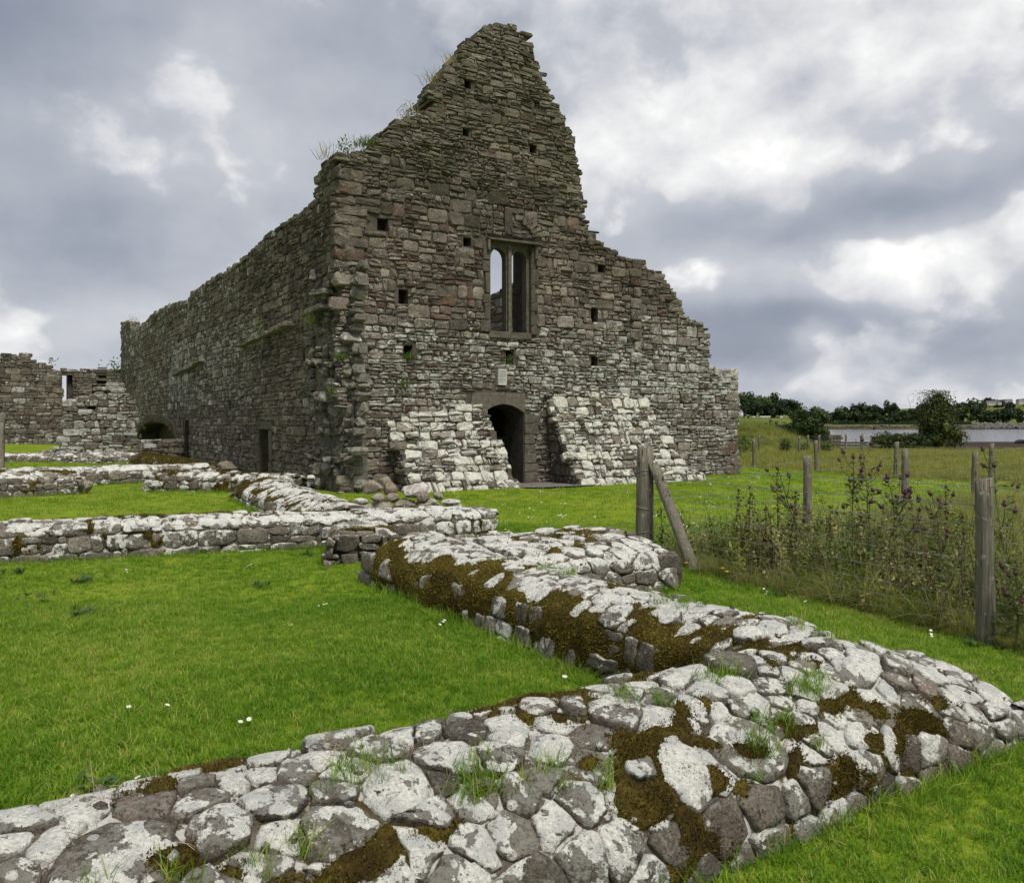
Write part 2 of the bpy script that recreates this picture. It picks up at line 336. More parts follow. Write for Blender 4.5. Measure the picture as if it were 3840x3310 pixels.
def ground_mat():
    m, nt = new_mat('ground_cover'); geo = nd(nt, 'ShaderNodeNewGeometry'); pos = geo.outputs['Position']
    at = nd(nt, 'ShaderNodeAttribute', attribute_name='st'); s = nd(nt, 'ShaderNodeSeparateColor', {0: at.outputs['Color']})
    big = nse(nt, pos, .35, 5, .6); mid = nse(nt, pos, 2.2, 6, .65); fi = nse(nt, pos, 28, 6, .7); fi2 = nse(nt, pos, 110, 4, .7)
    f = mth(nt, 'ADD', mth(nt, 'MULTIPLY', big, .45), mth(nt, 'ADD', mth(nt, 'MULTIPLY', mid, .35), mth(nt, 'MULTIPLY', fi, .3)))
    lawn = ramp(nt, f, [(.36, (.07, .125, .008)), (.54, (.15, .215, .012)), (.72, (.26, .29, .035))])
    lawn = vmth(nt, 'SCALE', lawn, s=mr(nt, fi2, .3, .7, .6, 1.25, 'LINEAR'))
    mead = ramp(nt, f, [(.36, (.09, .10, .02)), (.54, (.17, .16, .035)), (.72, (.24, .21, .07))])
    field = ramp(nt, nse(nt, pos, .02, 5, .6), [(.35, (.075, .098, .018)), (.65, (.125, .135, .03))])
    soil = vmth(nt, 'SCALE', ramp(nt, mid, [(.3, (.03, .022, .014)), (.7, (.075, .058, .038))]), s=mr(nt, fi, .3, .7, .6, 1.3, 'LINEAR'))
    wet = ramp(nt, nse(nt, vmth(nt, 'MULTIPLY', pos, (.25, 1, 1)), .35, 6, .65), [(.3, (.022, .015, .011)), (.62, (.05, .034, .026)), (.72, (.10, .09, .085))])
    col = mix(nt, s.outputs[0], lawn, mead); col = mix(nt, at.outputs['Alpha'], col, field)
    sm = mr(nt, mth(nt, 'ADD', s.outputs[1], mth(nt, 'MULTIPLY', mth(nt, 'SUBTRACT', mid, .5), .8)), .35, .65)
    col = mix(nt, sm, col, soil); col = mix(nt, s.outputs[2], col, wet)
    finish(nt, col, .95, mth(nt, 'ADD', fi, mth(nt, 'MULTIPLY', fi2, .5)), .5, .03, .08); return m
M_GROUND = ground_mat()
def gravel_mat():
    m, nt = new_mat('threshold_gravel'); pos = nd(nt, 'ShaderNodeNewGeometry').outputs['Position']
    v = nd(nt, 'ShaderNodeTexVoronoi', {'Vector': pos, 'Scale': 42.0}); n = nd(nt, 'ShaderNodeSeparateColor', {0: v.outputs['Color']}).outputs[0]
    col = ramp(nt, n, [(0, (.07, .062, .056)), (.6, (.17, .155, .145)), (1, (.28, .265, .25))])
    finish(nt, col, .9, v.outputs['Distance'], .8, .02, .1); return m
M_GRAVEL = gravel_mat()
def water_mat():
    m, nt = new_mat('sea_water'); pos = nd(nt, 'ShaderNodeNewGeometry').outputs['Position']
    h = mth(nt, 'ADD', nse(nt, vmth(nt, 'MULTIPLY', pos, (.35, 1, 1)), .9, 5, .6), mth(nt, 'MULTIPLY', nse(nt, vmth(nt, 'MULTIPLY', pos, (.2, 1, 1)), .12, 4, .6), 1.5))
    finish(nt, (.10, .10, .105), .12, h, .5, .5, .5); return m
M_WATER = water_mat()

# ------------------------------------------------------------------ ground, water
def sstep(a, b, x): t = np.clip((np.asarray(x, float) - a) / (b - a), 0, 1); return t * t * (3 - 2 * t)
def ground_z(x, y):
    x = np.asarray(x, float); y = np.asarray(y, float); a = x / np.maximum(y, 1.0)
    z = 0.02 * np.sin(x * 1.1 + .3 * y) * np.cos(y * .8) * sstep(3, 6, y)
    sea = sstep(.335, .385, a)
    dip = -1.05 * sstep(45, 64, y) - 1.40 * sstep(58, 172, y) - 2.2 * sstep(172, 260, y)
    dip = dip + (4.65 + .5) * sstep(500, 552, y) + 4.0 * sstep(560, 950, y)
    inland = 4.0 * sstep(130, 340, y) - 0.5 * sstep(40, 70, y)
    z = z + sea * dip + (1 - sea) * inland
    z = z + 1.75 * np.exp(-((x - 17.6) / 3.6) ** 2 - ((y - 62) / 5.0) ** 2) * 1.0
    z = z + 46 * np.exp(-((x - 1350) / 520) ** 2 - ((y - 2100) / 520) ** 2) + 20 * np.exp(-((x - 300) / 600) ** 2 - ((y - 2600) / 700) ** 2)
    z = z + .45 * sstep(-12, -22, x) * sstep(24, 44, y)
    return z
def in_poly(px, py, poly):
    px = np.asarray(px, float); py = np.asarray(py, float); r = np.zeros(px.shape, bool); n = len(poly)
    for i in range(n):
        x1, y1 = poly[i]; x2, y2 = poly[(i + 1) % n]
        c = ((y1 > py) != (y2 > py)); xi = (x2 - x1) * (py - y1) / ((y2 - y1) if y2 != y1 else 1e-9) + x1
        r ^= c & (px < xi)
    return r
FENCE_A = np.array((1.56, 9.75)); FENCE_B = np.array((3.44, 6.0)); FENCE_P1 = np.array((4.42, 12.35)); FENCE_P2 = np.array((7.0, 14.75)); FENCE_P3 = np.array((9.55, 17.1))
ROUGH = [tuple(FENCE_A), (2.5, 7.87), tuple(FENCE_B), (4.95, 3.0), (14, 3.0), (14, 21.1), tuple(FENCE_P3), tuple(FENCE_P2), tuple(FENCE_P1)]
FAR_FENCE = [(7.2, 32.6), (8.7, 29.7), (9.95, 27.0), (10.95, 23.6), (12.75, 22.0), (15.6, 19.9)]
def axis(lo, hi, d, far_lo, far_hi, g=1.12):
    m = list(np.arange(lo, hi + 1e-6, d)); s = d; p = hi
    while p < far_hi: s *= g; p += s; m.append(p)
    s = d; p = lo; q = []
    while p > far_lo: s *= g; p -= s; q.append(p)
    return np.array(q[::-1] + m)
gx = axis(-14, 16, .25, -3500, 3500, 1.10); gy = axis(-2, 34, .25, -60, 6000, 1.045)
X, Y = np.meshgrid(gx, gy); Zg = ground_z(X, Y)
Vg = np.stack([X, Y, Zg], -1).reshape(-1, 3); nx = len(gx)
Fg = [(j * nx + i, j * nx + i + 1, (j + 1) * nx + i + 1, (j + 1) * nx + i) for j in range(len(gy) - 1) for i in range(nx - 1)]
xx, yy = Vg[:, 0], Vg[:, 1]; aa = xx / np.maximum(yy, 1)
beyond = ((yy - np.interp(xx, [p[0] for p in FAR_FENCE], [p[1] for p in FAR_FENCE])) > 0) & (xx > 7) | ((yy > 36) & (xx > 7))
rough = in_poly(xx, yy, ROUGH).astype(float)
zone = np.zeros((len(Vg), 4), np.float32)
zone[:, 0] = np.maximum(rough * .8, beyond * 1.0 * (yy < 120))
lo = np.interp(yy, [3.0, 6.0, 7.87, 9.75], [4.95, 3.44, 2.5, 1.56]) - xx      # soil showing along the foot of the fence
zone[:, 1] = np.exp(-((lo + .05) / .22) ** 2) * ((yy > 3) & (yy < 9.9)) * .75
zone[:, 2] = sstep(-.35, -.7, Vg[:, 2]) * (yy < 545) + 0.0
zone[:, 2] *= (aa > .34)
zone[:, 3] = sstep(100, 160, yy)
g_o = obj('ground', Vg, Fg, M_GROUND, None, zone, True); tag(g_o, kind='structure')
wv = np.array([(-200, 120, -2.48), (2500, 120, -2.48), (2500, 620, -2.48), (-200, 620, -2.48)], float)
tag(obj('water', wv, [(0, 1, 2, 3)], M_WATER), kind='structure')

# ------------------------------------------------------------------ rubble masonry
FT = {}
def stone_geo(poly, out, rng, back=-.07, bev=.028, cut=.28, rough=.012):
    """one hewn block: its outline in the wall plane, proud of the wall by out, edges broken"""
    p = np.asarray(poly, float); n4 = len(p); c = p.mean(0); q = []
    for i in range(n4):
        a = p[i - 1] - p[i]; b = p[(i + 1) % n4] - p[i]
        la, lb = np.linalg.norm(a) + 1e-9, np.linalg.norm(b) + 1e-9
        k = rng.uniform(.25, 1.0) * cut * min(la, lb)
        q.append(p[i] + a / la * min(k, la * .45)); q.append(p[i] + b / lb * min(k * rng.uniform(.7, 1.3), lb * .45))
    q = np.array(q); n = len(q)
    size = math.sqrt(max(1e-5, abs(np.dot(q[:, 0], np.roll(q[:, 1], 1)) - np.dot(q[:, 1], np.roll(q[:, 0], 1))) * .5))
    q += rng.normal(0, rough * .6, q.shape) * min(1, size / .2)
    d = q - c; L = np.linalg.norm(d, axis=1, keepdims=True) + 1e-9
    be = min(bev, size * .22)
    q2 = c + d * np.maximum(.3, (L - be * 1.5) / L)
    V = np.zeros((3 * n + 1, 3)); V[:n, :2] = q; V[:n, 2] = back
    V[n:2 * n, :2] = q; V[n:2 * n, 2] = out - be + rng.normal(0, rough * .5, n)
    tilt = rng.normal(0, .05, 2)
    V[2 * n:3 * n, :2] = q2 + rng.normal(0, rough * .4, q2.shape); V[2 * n:3 * n, 2] = out + (q2 - c) @ tilt + rng.normal(0, rough * .8, n)
    V[3 * n] = (c[0], c[1], out + rng.uniform(-.5, 1) * rough)
    if n not in FT:
        F = []
        for r in (0, 1):
            for i in range(n): j = (i + 1) % n; F.append((r * n + i, r * n + j, (r + 1) * n + j, (r + 1) * n + i))
        for i in range(n): F.append((2 * n + i, 2 * n + (i + 1) % n, 3 * n))
        FT[n] = F
    return V, FT[n], c, size
def rubble(u0, u1, v0, v1, rng, style, wob=.035, gap=.016):
    """irregular courses, each cell a single block or a stack of thinner slabs"""
    out = []; v = v0; k = 0
    wv = lambda u, k: wob * mnoise.noise(Vector((u * .55, k * 3.7, .5))) + wob * .5 * mnoise.noise(Vector((u * 1.9, k * 5.1, 2.5)))
    while v < v1:
        hs, ws, pl = style(v); h = rng.uniform(*hs); u = u0 - rng.uniform(0, .3)
        while u < u1:
            w = rng.uniform(*ws) * (0.75 + .9 * (h - hs[0]) / max(.01, hs[1] - hs[0]) * .5)
            layers = rng.choice(3, p=pl) + 1
            if h < .17: layers = min(layers, 2)
            if h < .10: layers = 1
            cuts = np.sort(np.concatenate([[0, 1], np.clip((np.arange(1, layers) / layers) + rng.normal(0, .09, layers - 1), .15, .85)]))
            tl = rng.normal(0, .012, layers + 1); tl[0] = tl[-1] = 0
            b0, b1, t0, t1 = v + wv(u, k), v + wv(u + w, k), v + h + wv(u, k + 1), v + h + wv(u + w, k + 1)
            for i in range(layers):
                m = 1
                if layers == 1: m = 1 if rng.random() < .8 else 2
                elif w > .34: m = rng.choice([1, 2, 3], p=[.35, .45, .2])
                xs = np.sort(np.concatenate([[0, 1], np.clip(np.arange(1, m) / m + rng.normal(0, .1, m - 1), .18, .82)]))
                for j in range(m):
                    def pt(fx, fy, e): return (u + w * fx, (b0 + (b1 - b0) * fx) * (1 - fy) + (t0 + (t1 - t0) * fx) * fy + e)
                    g = gap * .5; sl = rng.normal(0, .02)
                    q = [pt(xs[j], cuts[i], -tl[i]), pt(xs[j + 1], cuts[i], tl[i]), pt(xs[j + 1], cuts[i + 1], tl[i + 1]), pt(xs[j], cuts[i + 1], -tl[i + 1])]
                    q = np.array(q) + np.array([(g, g), (-g, g), (-g + sl, -g), (g + sl * .6, -g)])
                    q += rng.normal(0, .006, q.shape)
                    out.append(q)
            u += w
        v += h; k += 1
    return out
def fit_holes(q, holes):
    """trim a block at the edge of an opening; None when it lies in it"""
    for (a0, a1, b0, b1) in holes:
        mn, mx = q.min(0), q.max(0)
        if mx[0] <= a0 or mn[0] >= a1 or mx[1] <= b0 or mn[1] >= b1: continue
        c = q.mean(0)
        if a0 < c[0] < a1 and b0 < c[1] < b1: return None
        pen = {'l': mx[0] - a0, 'r': a1 - mn[0], 'd': mx[1] - b0, 'u': b1 - mn[1]}
        s = min(pen, key=pen.get); q = q.copy()
        if s == 'l': q[:, 0] = np.minimum(q[:, 0], a0)
        if s == 'r': q[:, 0] = np.maximum(q[:, 0], a1)
        if s == 'd': q[:, 1] = np.minimum(q[:, 1], b0)
        if s == 'u': q[:, 1] = np.maximum(q[:, 1], b1)
        e = q.max(0) - q.min(0)
        if min(e) < .035: return None
    return q
CAMP = np.array((0, 0, EYE))
def in_frame(p, m=40):
    if p[1] < .3: return False
    px = 1920 + p[0] / p[1] * FPX; py = HZ - (p[2] - EYE) / p[1] * FPX
    return -m < px < 3840 + m and -m < py < 3310 + m
class Masonry:
    """stones gathered for one wall; the largest in view become parts of their own, the rest one joined part"""
    def __init__(s): s.items = []
    def add(s, V, F, tint, area, nrm=None, name='stone', mat=None):
        c = V.mean(0); d = CAMP - c; r = np.linalg.norm(d); f = 1.0
        if nrm is not None: f = float(np.dot(nrm, d)) / r
        sc_ = area * max(f, 0) / r ** 2 if in_frame(c) else 0.0
        s.items.append((sc_, V, F, tint, name, mat))
    def build(s, parent, mat, limit=300, rest='stonework', smooth=False, min_px=10):
        its = sorted(s.items, key=lambda t: -t[0]); rb = {}
        for i, (k, V, F, t, nm, m) in enumerate(its):
            m = m or mat
            if i < limit and k > (min_px / FPX) ** 2 * .5: obj(nm, V, F, m, parent, t, smooth)
            else: rb.setdefault(m.name, (MB(), m))[0].add(V, F, t)
        for key, (b, m) in rb.items():
            o = b.build(rest, m, parent, smooth)
            if o: o['kind'] = 'stuff'
def lay(ms, polys, mapf, rng, tintf, outline=None, holes=(), outr=(.012, .05), back=-.07, nrm=None, bev=.028, name='stone', mat=None, keep=None, rough=.012):
    for q in polys:
        c = q.mean(0)
        if outline is not None and not in_poly(np.array([c[0]]), np.array([c[1]]), outline)[0]: continue
        q = fit_holes(q, holes)
        if q is None: continue
        if keep is not None and not keep(c): continue
        V, F, c, size = stone_geo(q, rng.uniform(*outr), rng, back, bev, rough=rough)
        ms.add(mapf(V), F, tintf(c[0], c[1], rng), size * size, nrm, name, mat)
def inset(poly, d):
    P = np.array(poly, float); n = len(P); a = sum(P[i][0] * P[(i + 1) % n][1] - P[(i + 1) % n][0] * P[i][1] for i in range(n)); sg = 1 if a > 0 else -1
    o = []
    for i in range(n):
        e1 = P[i] - P[i - 1]; e2 = P[(i + 1) % n] - P[i]; e1 = e1 / (np.linalg.norm(e1) + 1e-9); e2 = e2 / (np.linalg.norm(e2) + 1e-9)
        nn = np.array((-(e1[1] + e2[1]), e1[0] + e2[0])) * sg; nn /= np.linalg.norm(nn) + 1e-9
        o.append(P[i] + nn * d)
    return np.array(o)
def slab(outline, holes, mapf, d0, d1, front=True, backf=True):
    """solid wall core: front at d1, back at d0, with openings right through"""
    loops = [np.array(outline, float)] + [np.array(h, float) for h in holes]
    tris = mgeo.tessellate_polygon([[Vector((p[0], p[1], 0)) for p in l] for l in loops])
    P = np.vstack(loops); n = len(P); V = np.zeros((2 * n, 3)); V[:n, :2] = P; V[n:, :2] = P; V[:n, 2] = d1; V[n:, 2] = d0
    F = []
    if front: F += [tuple(t) for t in tris]
    if backf: F += [tuple(i + n for i in t)[::-1] for t in tris]
    o = 0
    for l in loops:
        m = len(l)
        for i in range(m): j = (i + 1) % m; F.append((o + i, o + j, o + j + n, o + i + n))
        o += m
    return mapf(V), F
def rect(a0, a1, b0, b1): return [(a0, b0), (a1, b0), (a1, b1), (a0, b1)]
def edge_caps(ms, line, mapf, rng, tintf, depth, n_deep=3, sgn_inside=None, hr=(.07, .15), lr=(.22, .5), nrm=None, up_to=None):
    """through-stones that finish a broken wall head, laid flat along the ragged line"""
    P = np.array(line, float); i = 0; cur = P[0].copy(); acc_u = acc_v = 0.0
    pts = []
    for a, b in zip(P[:-1], P[1:]):
        L = np.linalg.norm(b - a); m = max(1, int(L / .03))
        for k in range(m): pts.append(a + (b - a) * k / m)
    last = pts[0] - 9; h = .1; ln = .3
    for p in pts:
        if abs(p[1] - last[1]) < h * .95 and abs(p[0] - last[0]) < ln * .9: continue
        last = p.copy(); h = rng.uniform(*hr); ln = rng.uniform(*lr); s = sgn_inside(p)
        for k in range(n_deep):
            hh = h * rng.uniform(.85, 1.2); l2 = ln * rng.uniform(.8, 1.3); off = rng.normal(0, .05)
            a0 = p[0] + off - (.06 if s > 0 else 0); u_in = a0 + s * l2
            q = np.array(rect(min(a0, u_in), max(a0, u_in), p[1] - hh * .7, p[1] + hh * .3)) + rng.normal(0, .012, (4, 2))
            q[2:, 1] += rng.normal(0, .02)
            dd = depth / n_deep
            V, F, c, size = stone_geo(q, rng.uniform(.0, .06), rng, -dd - .03, .025, cut=.3)
            V[:, 2] -= dd * k
            ms.add(mapf(V), F, tintf(c[0], c[1], rng), size * size, nrm if k == 0 else None, 'stone')

# ------------------------------------------------------------------ the church
church = thing('church_ruin', 'tall roofless grey stone church ruin with broken stepped gable and long nave wall', 'church', tuple(CORNER))
rng = np.random.default_rng(11)
GTOP_PX = [(1268, 579), (1349, 577), (1401, 556), (1459, 498), (1485, 463), (1528, 437), (1598, 431), (1639, 382), (1612, 370), (1644, 313), (1679, 272), (1702, 240), (1743, 232), (1728, 197), (1783, 145), (1830, 104), (1864, 87), (1920, 98), (1946, 113), (1963, 148), (1992, 174), (1995, 203), (2024, 255), (2050, 318), (2079, 371), (2102, 417), (2134, 481), (2157, 538), (2171, 614), (2180, 683), (2189, 770), (2212, 857), (2236, 892), (2269, 923), (2319, 948), (2368, 972), (2399, 975), (2402, 1000), (2488, 1025), (2516, 1077), (2546, 1132), (2553, 1166), (2596, 1194), (2645, 1225), (2654, 1292), (2663, 1342), (2657, 1373), (2700, 1397), (2743, 1416), (2753, 1453), (2765, 1471)]
GTOP = [gpl(*p) for p in GTOP_PX]; GW = gpl(2765, 1700)[0]
GLEFT = [gpl(*p) for p in [(1300, 1748), (1290, 1705), (1336, 1657), (1316, 1633), (1305, 1595), (1288, 1524), (1242, 1476), (1270, 1419), (1232, 1357), (1278, 1333), (1272, 1305), (1240, 1259), (1256, 1233), (1288, 1190), (1262, 1152)]]
GOUT = [(.12, -.1), (.12, .35)] + GLEFT + GTOP + [(GW, -.1)]
px2hole = lambda cx, cy, w, h: (gpl(cx - w / 2, cy)[0], gpl(cx + w / 2, cy)[0], gpl(cx, cy + h / 2)[1], gpl(cx, cy - h / 2)[1])
PUT = [px2hole(*t) for t in [(1436, 842, 42, 48), (1753, 907, 30, 34), (1513, 1113, 36, 56), (1530, 1322, 34, 52), (1912, 1338, 30, 50), (1754, 315, 26, 34), (1747, 496, 24, 30), (2000, 560, 26, 32), (2015, 394, 20, 26), (2257, 1007, 28, 30), (2230, 1182, 26, 54), (2230, 1355, 24, 36)]]
WIN = (4.06, 5.30, 3.86, 6.24)          # the two-light window
DOOR = (3.86, 5.09, 0.0, 2.08)          # the arched doorway
arch = [(DOOR[0], -.1), (DOOR[1], -.1), (DOOR[1], 1.84)] + [(DOOR[1] - (DOOR[1] - DOOR[0]) * t, 1.84 + .24 * math.sin(math.pi * t) ** .8) for t in np.linspace(.08, .92, 11)] + [(DOOR[0], 1.84)]
THICK = .95
gable = None
core = inset([p for p in GOUT], .13); core[:, 0] = np.clip(core[:, 0], .05, GW - .03); core[0, 1] = core[-1, 1] = -.15
lowl = core.copy()
for i in range(len(lowl)):
    if lowl[i, 1] < 4.7 and lowl[i, 0] < .6: lowl[i, 0] = max(lowl[i, 0], .34)
V1, F1 = slab(lowl, [rect(*h) for h in PUT] + [rect(*WIN), arch], map_gable, -.42, -.012, True, False)
V2, F2 = slab(lowl, [rect(WIN[0] - .0, WIN[1] + .06, WIN[2], WIN[3] + .1), arch], map_gable, -THICK, -.42, True, True)
mb = MB(); mb.add(V1, F1); mb.add(V2, F2)
gable = mb.build('gable_wall', M_MORTAR, church)
tag(gable, 'broken gable wall of coursed grey and brown rubble')
def tint_gable(u, v, r):
    n = mnoise.noise(Vector((u * .5, v * .5, 3.3))); n2 = mnoise.noise(Vector((u * .9, v * .9, 8.1)))
    hue = np.clip(.45 + .28 * n + r.normal(0, .16), 0, .8)
    if 6.3 < v < 7.9 and r.random() < .45 + .4 * n2: hue = r.uniform(0, .2)
    if r.random() < .05 + (.10 if 3.8 < v < 6.0 and u < 4 else 0): hue = r.uniform(.86, 1)
    if 4.4 < v < 7.6 and u < 9 and r.random() < .10 + .5 * max(0, n2): hue = r.uniform(.82, .97)
    li = .37 + .075 * r.normal() + .12 * n2
    li += .30 * math.exp(-((v - 2.9) / 1.5) ** 2) + (.10 if v < 1.5 else 0) + .06 * (u > 6.5) * (v < 5)
    if u > 9.6: li += .03
    if v > 7: li += .04
    return (hue, float(np.clip(li, 0, 1)), float(np.clip(.58 + .20 * r.normal() + .14 * n, .05, 1.1)), float(np.clip((v - 5.6) / 5, 0, .6) + (.15 if u > 8 and v > 4 else 0)))
def style_gable(v):
    if v < 2.2: return (.17, .30), (.25, .52), (.34, .45, .21)
    if v < 4.0: return (.14, .27), (.22, .48), (.45, .42, .13)
    if v < 7.4: return (.18, .34), (.24, .55), (.38, .42, .20)
    return (.17, .28), (.24, .52), (.12, .46, .42)
ms = Masonry()
SUR = [(WIN[0] - .12, WIN[1] + .16, WIN[2] - .02, WIN[3] + .14), (DOOR[0] - .02, DOOR[1] + .02, -.2, 1.86), (DOOR[0] - .42, DOOR[1] + .04, 1.80, 2.40), (4.28, 4.53, 2.56, 2.98)]
polys = rubble(-.1, GW + .1, -.05, 12.6, rng, style_gable)
lay(ms, polys, map_gable, rng, tint_gable, GOUT, PUT + SUR, (.008, .055), nrm=-SV)
cen = np.array([gpl(1900, 800)])[0]
edge_caps(ms, GTOP[:-1], map_gable, rng, tint_gable, THICK, 3, lambda p: 1 if p[0] < 5.0 else -1, nrm=-SV)
# long quoins of the upper left corner and of the right end
v = 4.75
while v < 7.25:
    h = rng.uniform(.22, .36); w = rng.uniform(.45, .8)
    V, F, c, size = stone_geo(np.array(rect(-.03, w, v + .01, v + h - .01)), .045, rng, -.25, .03); ms.add(map_gable(V), F, tint_gable(.3, v, rng), size ** 2, -SV, 'quoin'); v += h
v = 0.0
while v < 3.2:
    h = rng.uniform(.24, .4); w = rng.uniform(.3, .75)
    V, F, c, size = stone_geo(np.array(rect(GW - w, GW + .02, v + .01, v + h - .01)), .05, rng, -.9, .03); ms.add(map_gable(V), F, tint_gable(12, 1, rng), size ** 2, -SV, 'quoin'); v += h
# straight joint where the aisle gable was added
ju = gpl(2399, 1200)[0]
v = 3.3
while v < gpl(2399, 985)[1]:
    h = rng.uniform(.2, .34)
    V, F, c, size = stone_geo(np.array(rect(ju - rng.uniform(.25, .45), ju, v + .01, v + h - .01)), .11, rng, -.1, .03); ms.add(map_gable(V), F, tint_gable(9, v, rng), size ** 2, -SV, 'quoin'); v += h
# big dressed stones round the window and a broken relieving arch above
for (a, b, c0, c1) in [(WIN[0] - .26, WIN[0] - .005, 3.9, 4.2), (WIN[0] - .16, WIN[0] - .005, 4.22, 4.62), (WIN[0] - .2, WIN[0] - .005, 4.64, 4.86), (WIN[0] - .13, WIN[0] - .005, 4.88, 5.4), (WIN[0] - .22, WIN[0] - .005, 5.42, 5.7), (WIN[0] - .2, WIN[0] - .005, 5.72, 6.2),
                        (WIN[1] + .005, WIN[1] + .2, 3.9, 4.12), (WIN[1] + .005, WIN[1] + .12, 4.14, 4.5), (WIN[1] + .005, WIN[1] + .22, 4.52, 4.72), (WIN[1] + .005, WIN[1] + .13, 4.74, 5.2), (WIN[1] + .005, WIN[1] + .24, 5.22, 5.62), (WIN[1] + .005, WIN[1] + .15, 5.64, 6.2)]:
    V, F, c, size = stone_geo(np.array(rect(a, b, c0, c1)), .05, rng, -.2, .015, cut=.08, rough=.004); ms.add(map_gable(V), F, (.6, .22, .35, .1), size ** 2, -SV, 'jamb_stone', M_DRESS)
V, F, c, size = stone_geo(np.array(rect(4.50, 4.72, 6.42, 7.05)), .06, rng, -.2, .02, cut=.1); ms.add(map_gable(V), F, (.15, .2, .3, .1), size ** 2, -SV, 'upright_stone')
for k in range(7):
    th = R(72 - k * 15); rr = .62; cu, cv = 4.95 + rr * math.cos(th) * .9, 6.42 + rr * math.sin(th) * .8
    q = np.array(rect(-.05, .05, -.16, .16)); ca, sa = math.cos(th - R(90)), math.sin(th - R(90)); q = q @ np.array([[ca, sa], [-sa, ca]]) + (cu, cv)
    if cv > 6.45:
        V, F, c, size = stone_geo(q, .085, rng, -.1, .015); ms.add(map_gable(V), F, (.4, .3, .55, .1), size ** 2, -SV, 'arch_stone')
ms.build(gable, M_CHURCH, 300)

# window: frame with two round-headed lights, mullion, hood and sill
def arch_light(a0, a1, b0, b1, n=10):
    r = (a1 - a0) / 2; m = (a0 + a1) / 2; rise = r * 1.15
    return [(a0, b0), (a1, b0), (a1, b1 - rise)] + [(m + r * math.cos(t), b1 - rise + rise * math.sin(t)) for t in np.linspace(0, math.pi, n + 2)[1:-1]] + [(a0, b1 - rise)]
window = thing('window', None, None, tuple(CORNER)); window.parent = church; window.location = (0, 0, 0); window['label'] = 'tall two-light window with square hood and stone mullion'
L1 = arch_light(4.13, 4.60, 3.94, 6.08); L2 = arch_light(4.755, 5.22, 3.94, 6.06)
V, F = slab(rect(WIN[0] - .0, WIN[1] + .0, WIN[2] + .06, WIN[3]), [L1, L2], map_gable, -.28, -.06); obj('frame', V, F, M_DRESS, window, (.5, .25, .5, .2))
V, F = slab([(4.63, 3.92), (4.725, 3.92), (4.725, 6.12), (4.63, 6.12)], [], map_gable, -.16, .01); obj('mullion', V, F, M_DRESS, window, (.7, .35, .6, .2))
mbh = MB()
for (a0, a1, b0, b1, o) in [(WIN[0] - .10, WIN[1] + .17, WIN[3] + .005, WIN[3] + .075, .16), (WIN[1] + .09, WIN[1] + .17, 5.86, WIN[3] + .005, .13), (WIN[0] - .10, WIN[0] - .03, 5.95, WIN[3] + .005, .13)]:
    V, F, c, size = stone_geo(np.array(rect(a0, a1, b0, b1)), o, rng, -.1, .02, cut=.1, rough=.004); mbh.add(map_gable(V), F, (.6, .45, .6, .2))
mbh.build('hood_mould', M_DRESS, window)
mbh = MB()
for (a0, a1) in [(WIN[0] - .02, 4.66), (4.67, WIN[1] + .02)]:
    V, F, c, size = stone_geo(np.array(rect(a0, a1, WIN[2] - .10, WIN[2] + .075)), .07, rng, -.4, .03, cut=.08, rough=.005)
    o = obj('sill', map_gable(V), F, M_DRESS, window, (.6, .42, .55, .3))
# door surround
dw = thing('doorway', None, None, tuple(CORNER)); dw.parent = church; dw.location = (0, 0, 0); dw['label'] = 'low arched doorway with dressed stone head'
for (a0, a1, flip) in [(DOOR[0] - .40, 4.50, 0), (4.51, DOOR[1] + .03, 1)]:
    up = [(x, y) for (x, y) in arch[3:-1] if a0 <= x <= a1]
    pts = [(a1, 2.38), (a0 + (.1 if not flip else 0), 2.36)]
    low = sorted(up, key=lambda t: t[0]); 
    if not flip: low = [(a0, 1.86), (DOOR[0] - .0, 1.85)] + low + [(a1, 2.075)]
    else: low = [(a0, 2.075)] + low + [(a1, 1.85)]
    V, F = slab(low + pts, [], map_gable, -.42, .045); obj('arch_stone', V, F, M_DRESS, dw, (.55, .5, .75, .1))
v = .02
while v < 1.8:
    h = rng.uniform(.22, .36)
    V, F, c, size = stone_geo(np.array(rect(DOOR[1] + .012, DOOR[1] + rng.uniform(.3, .5), v + .008, min(v + h, 1.82) - .008)), .05, rng, -.35, .015, cut=.08, rough=.004); obj('jamb_stone', map_gable(V), F, M_DRESS, dw, (.5, .5, .6 + rng.uniform(-.1, .1), .1)); v += h
# dark lobby behind the door
mb = MB()
for (c, sx, sy, sz) in [((4.5, 2.55, 1.35), 1.5, .12, 1.6)]: pass
V, F = slab(rect(3.2, 5.8, 2.36, 2.7), [], map_gable, -4.6, -THICK - .004); mb.add(V, F)
V, F = slab(rect(3.2, 3.55, -.1, 2.355), [], map_gable, -4.6, -THICK - .004); mb.add(V, F)
V, F = slab(rect(5.4, 5.8, -.1, 2.355), [], map_gable, -4.6, -THICK - .004); mb.add(V, F)
V, F = slab(rect(3.56, 5.39, -.1, 2.35), [], map_gable, -4.6, -4.2); mb.add(V, F)
mb.build('lobby_vault', M_MORTAR, church)

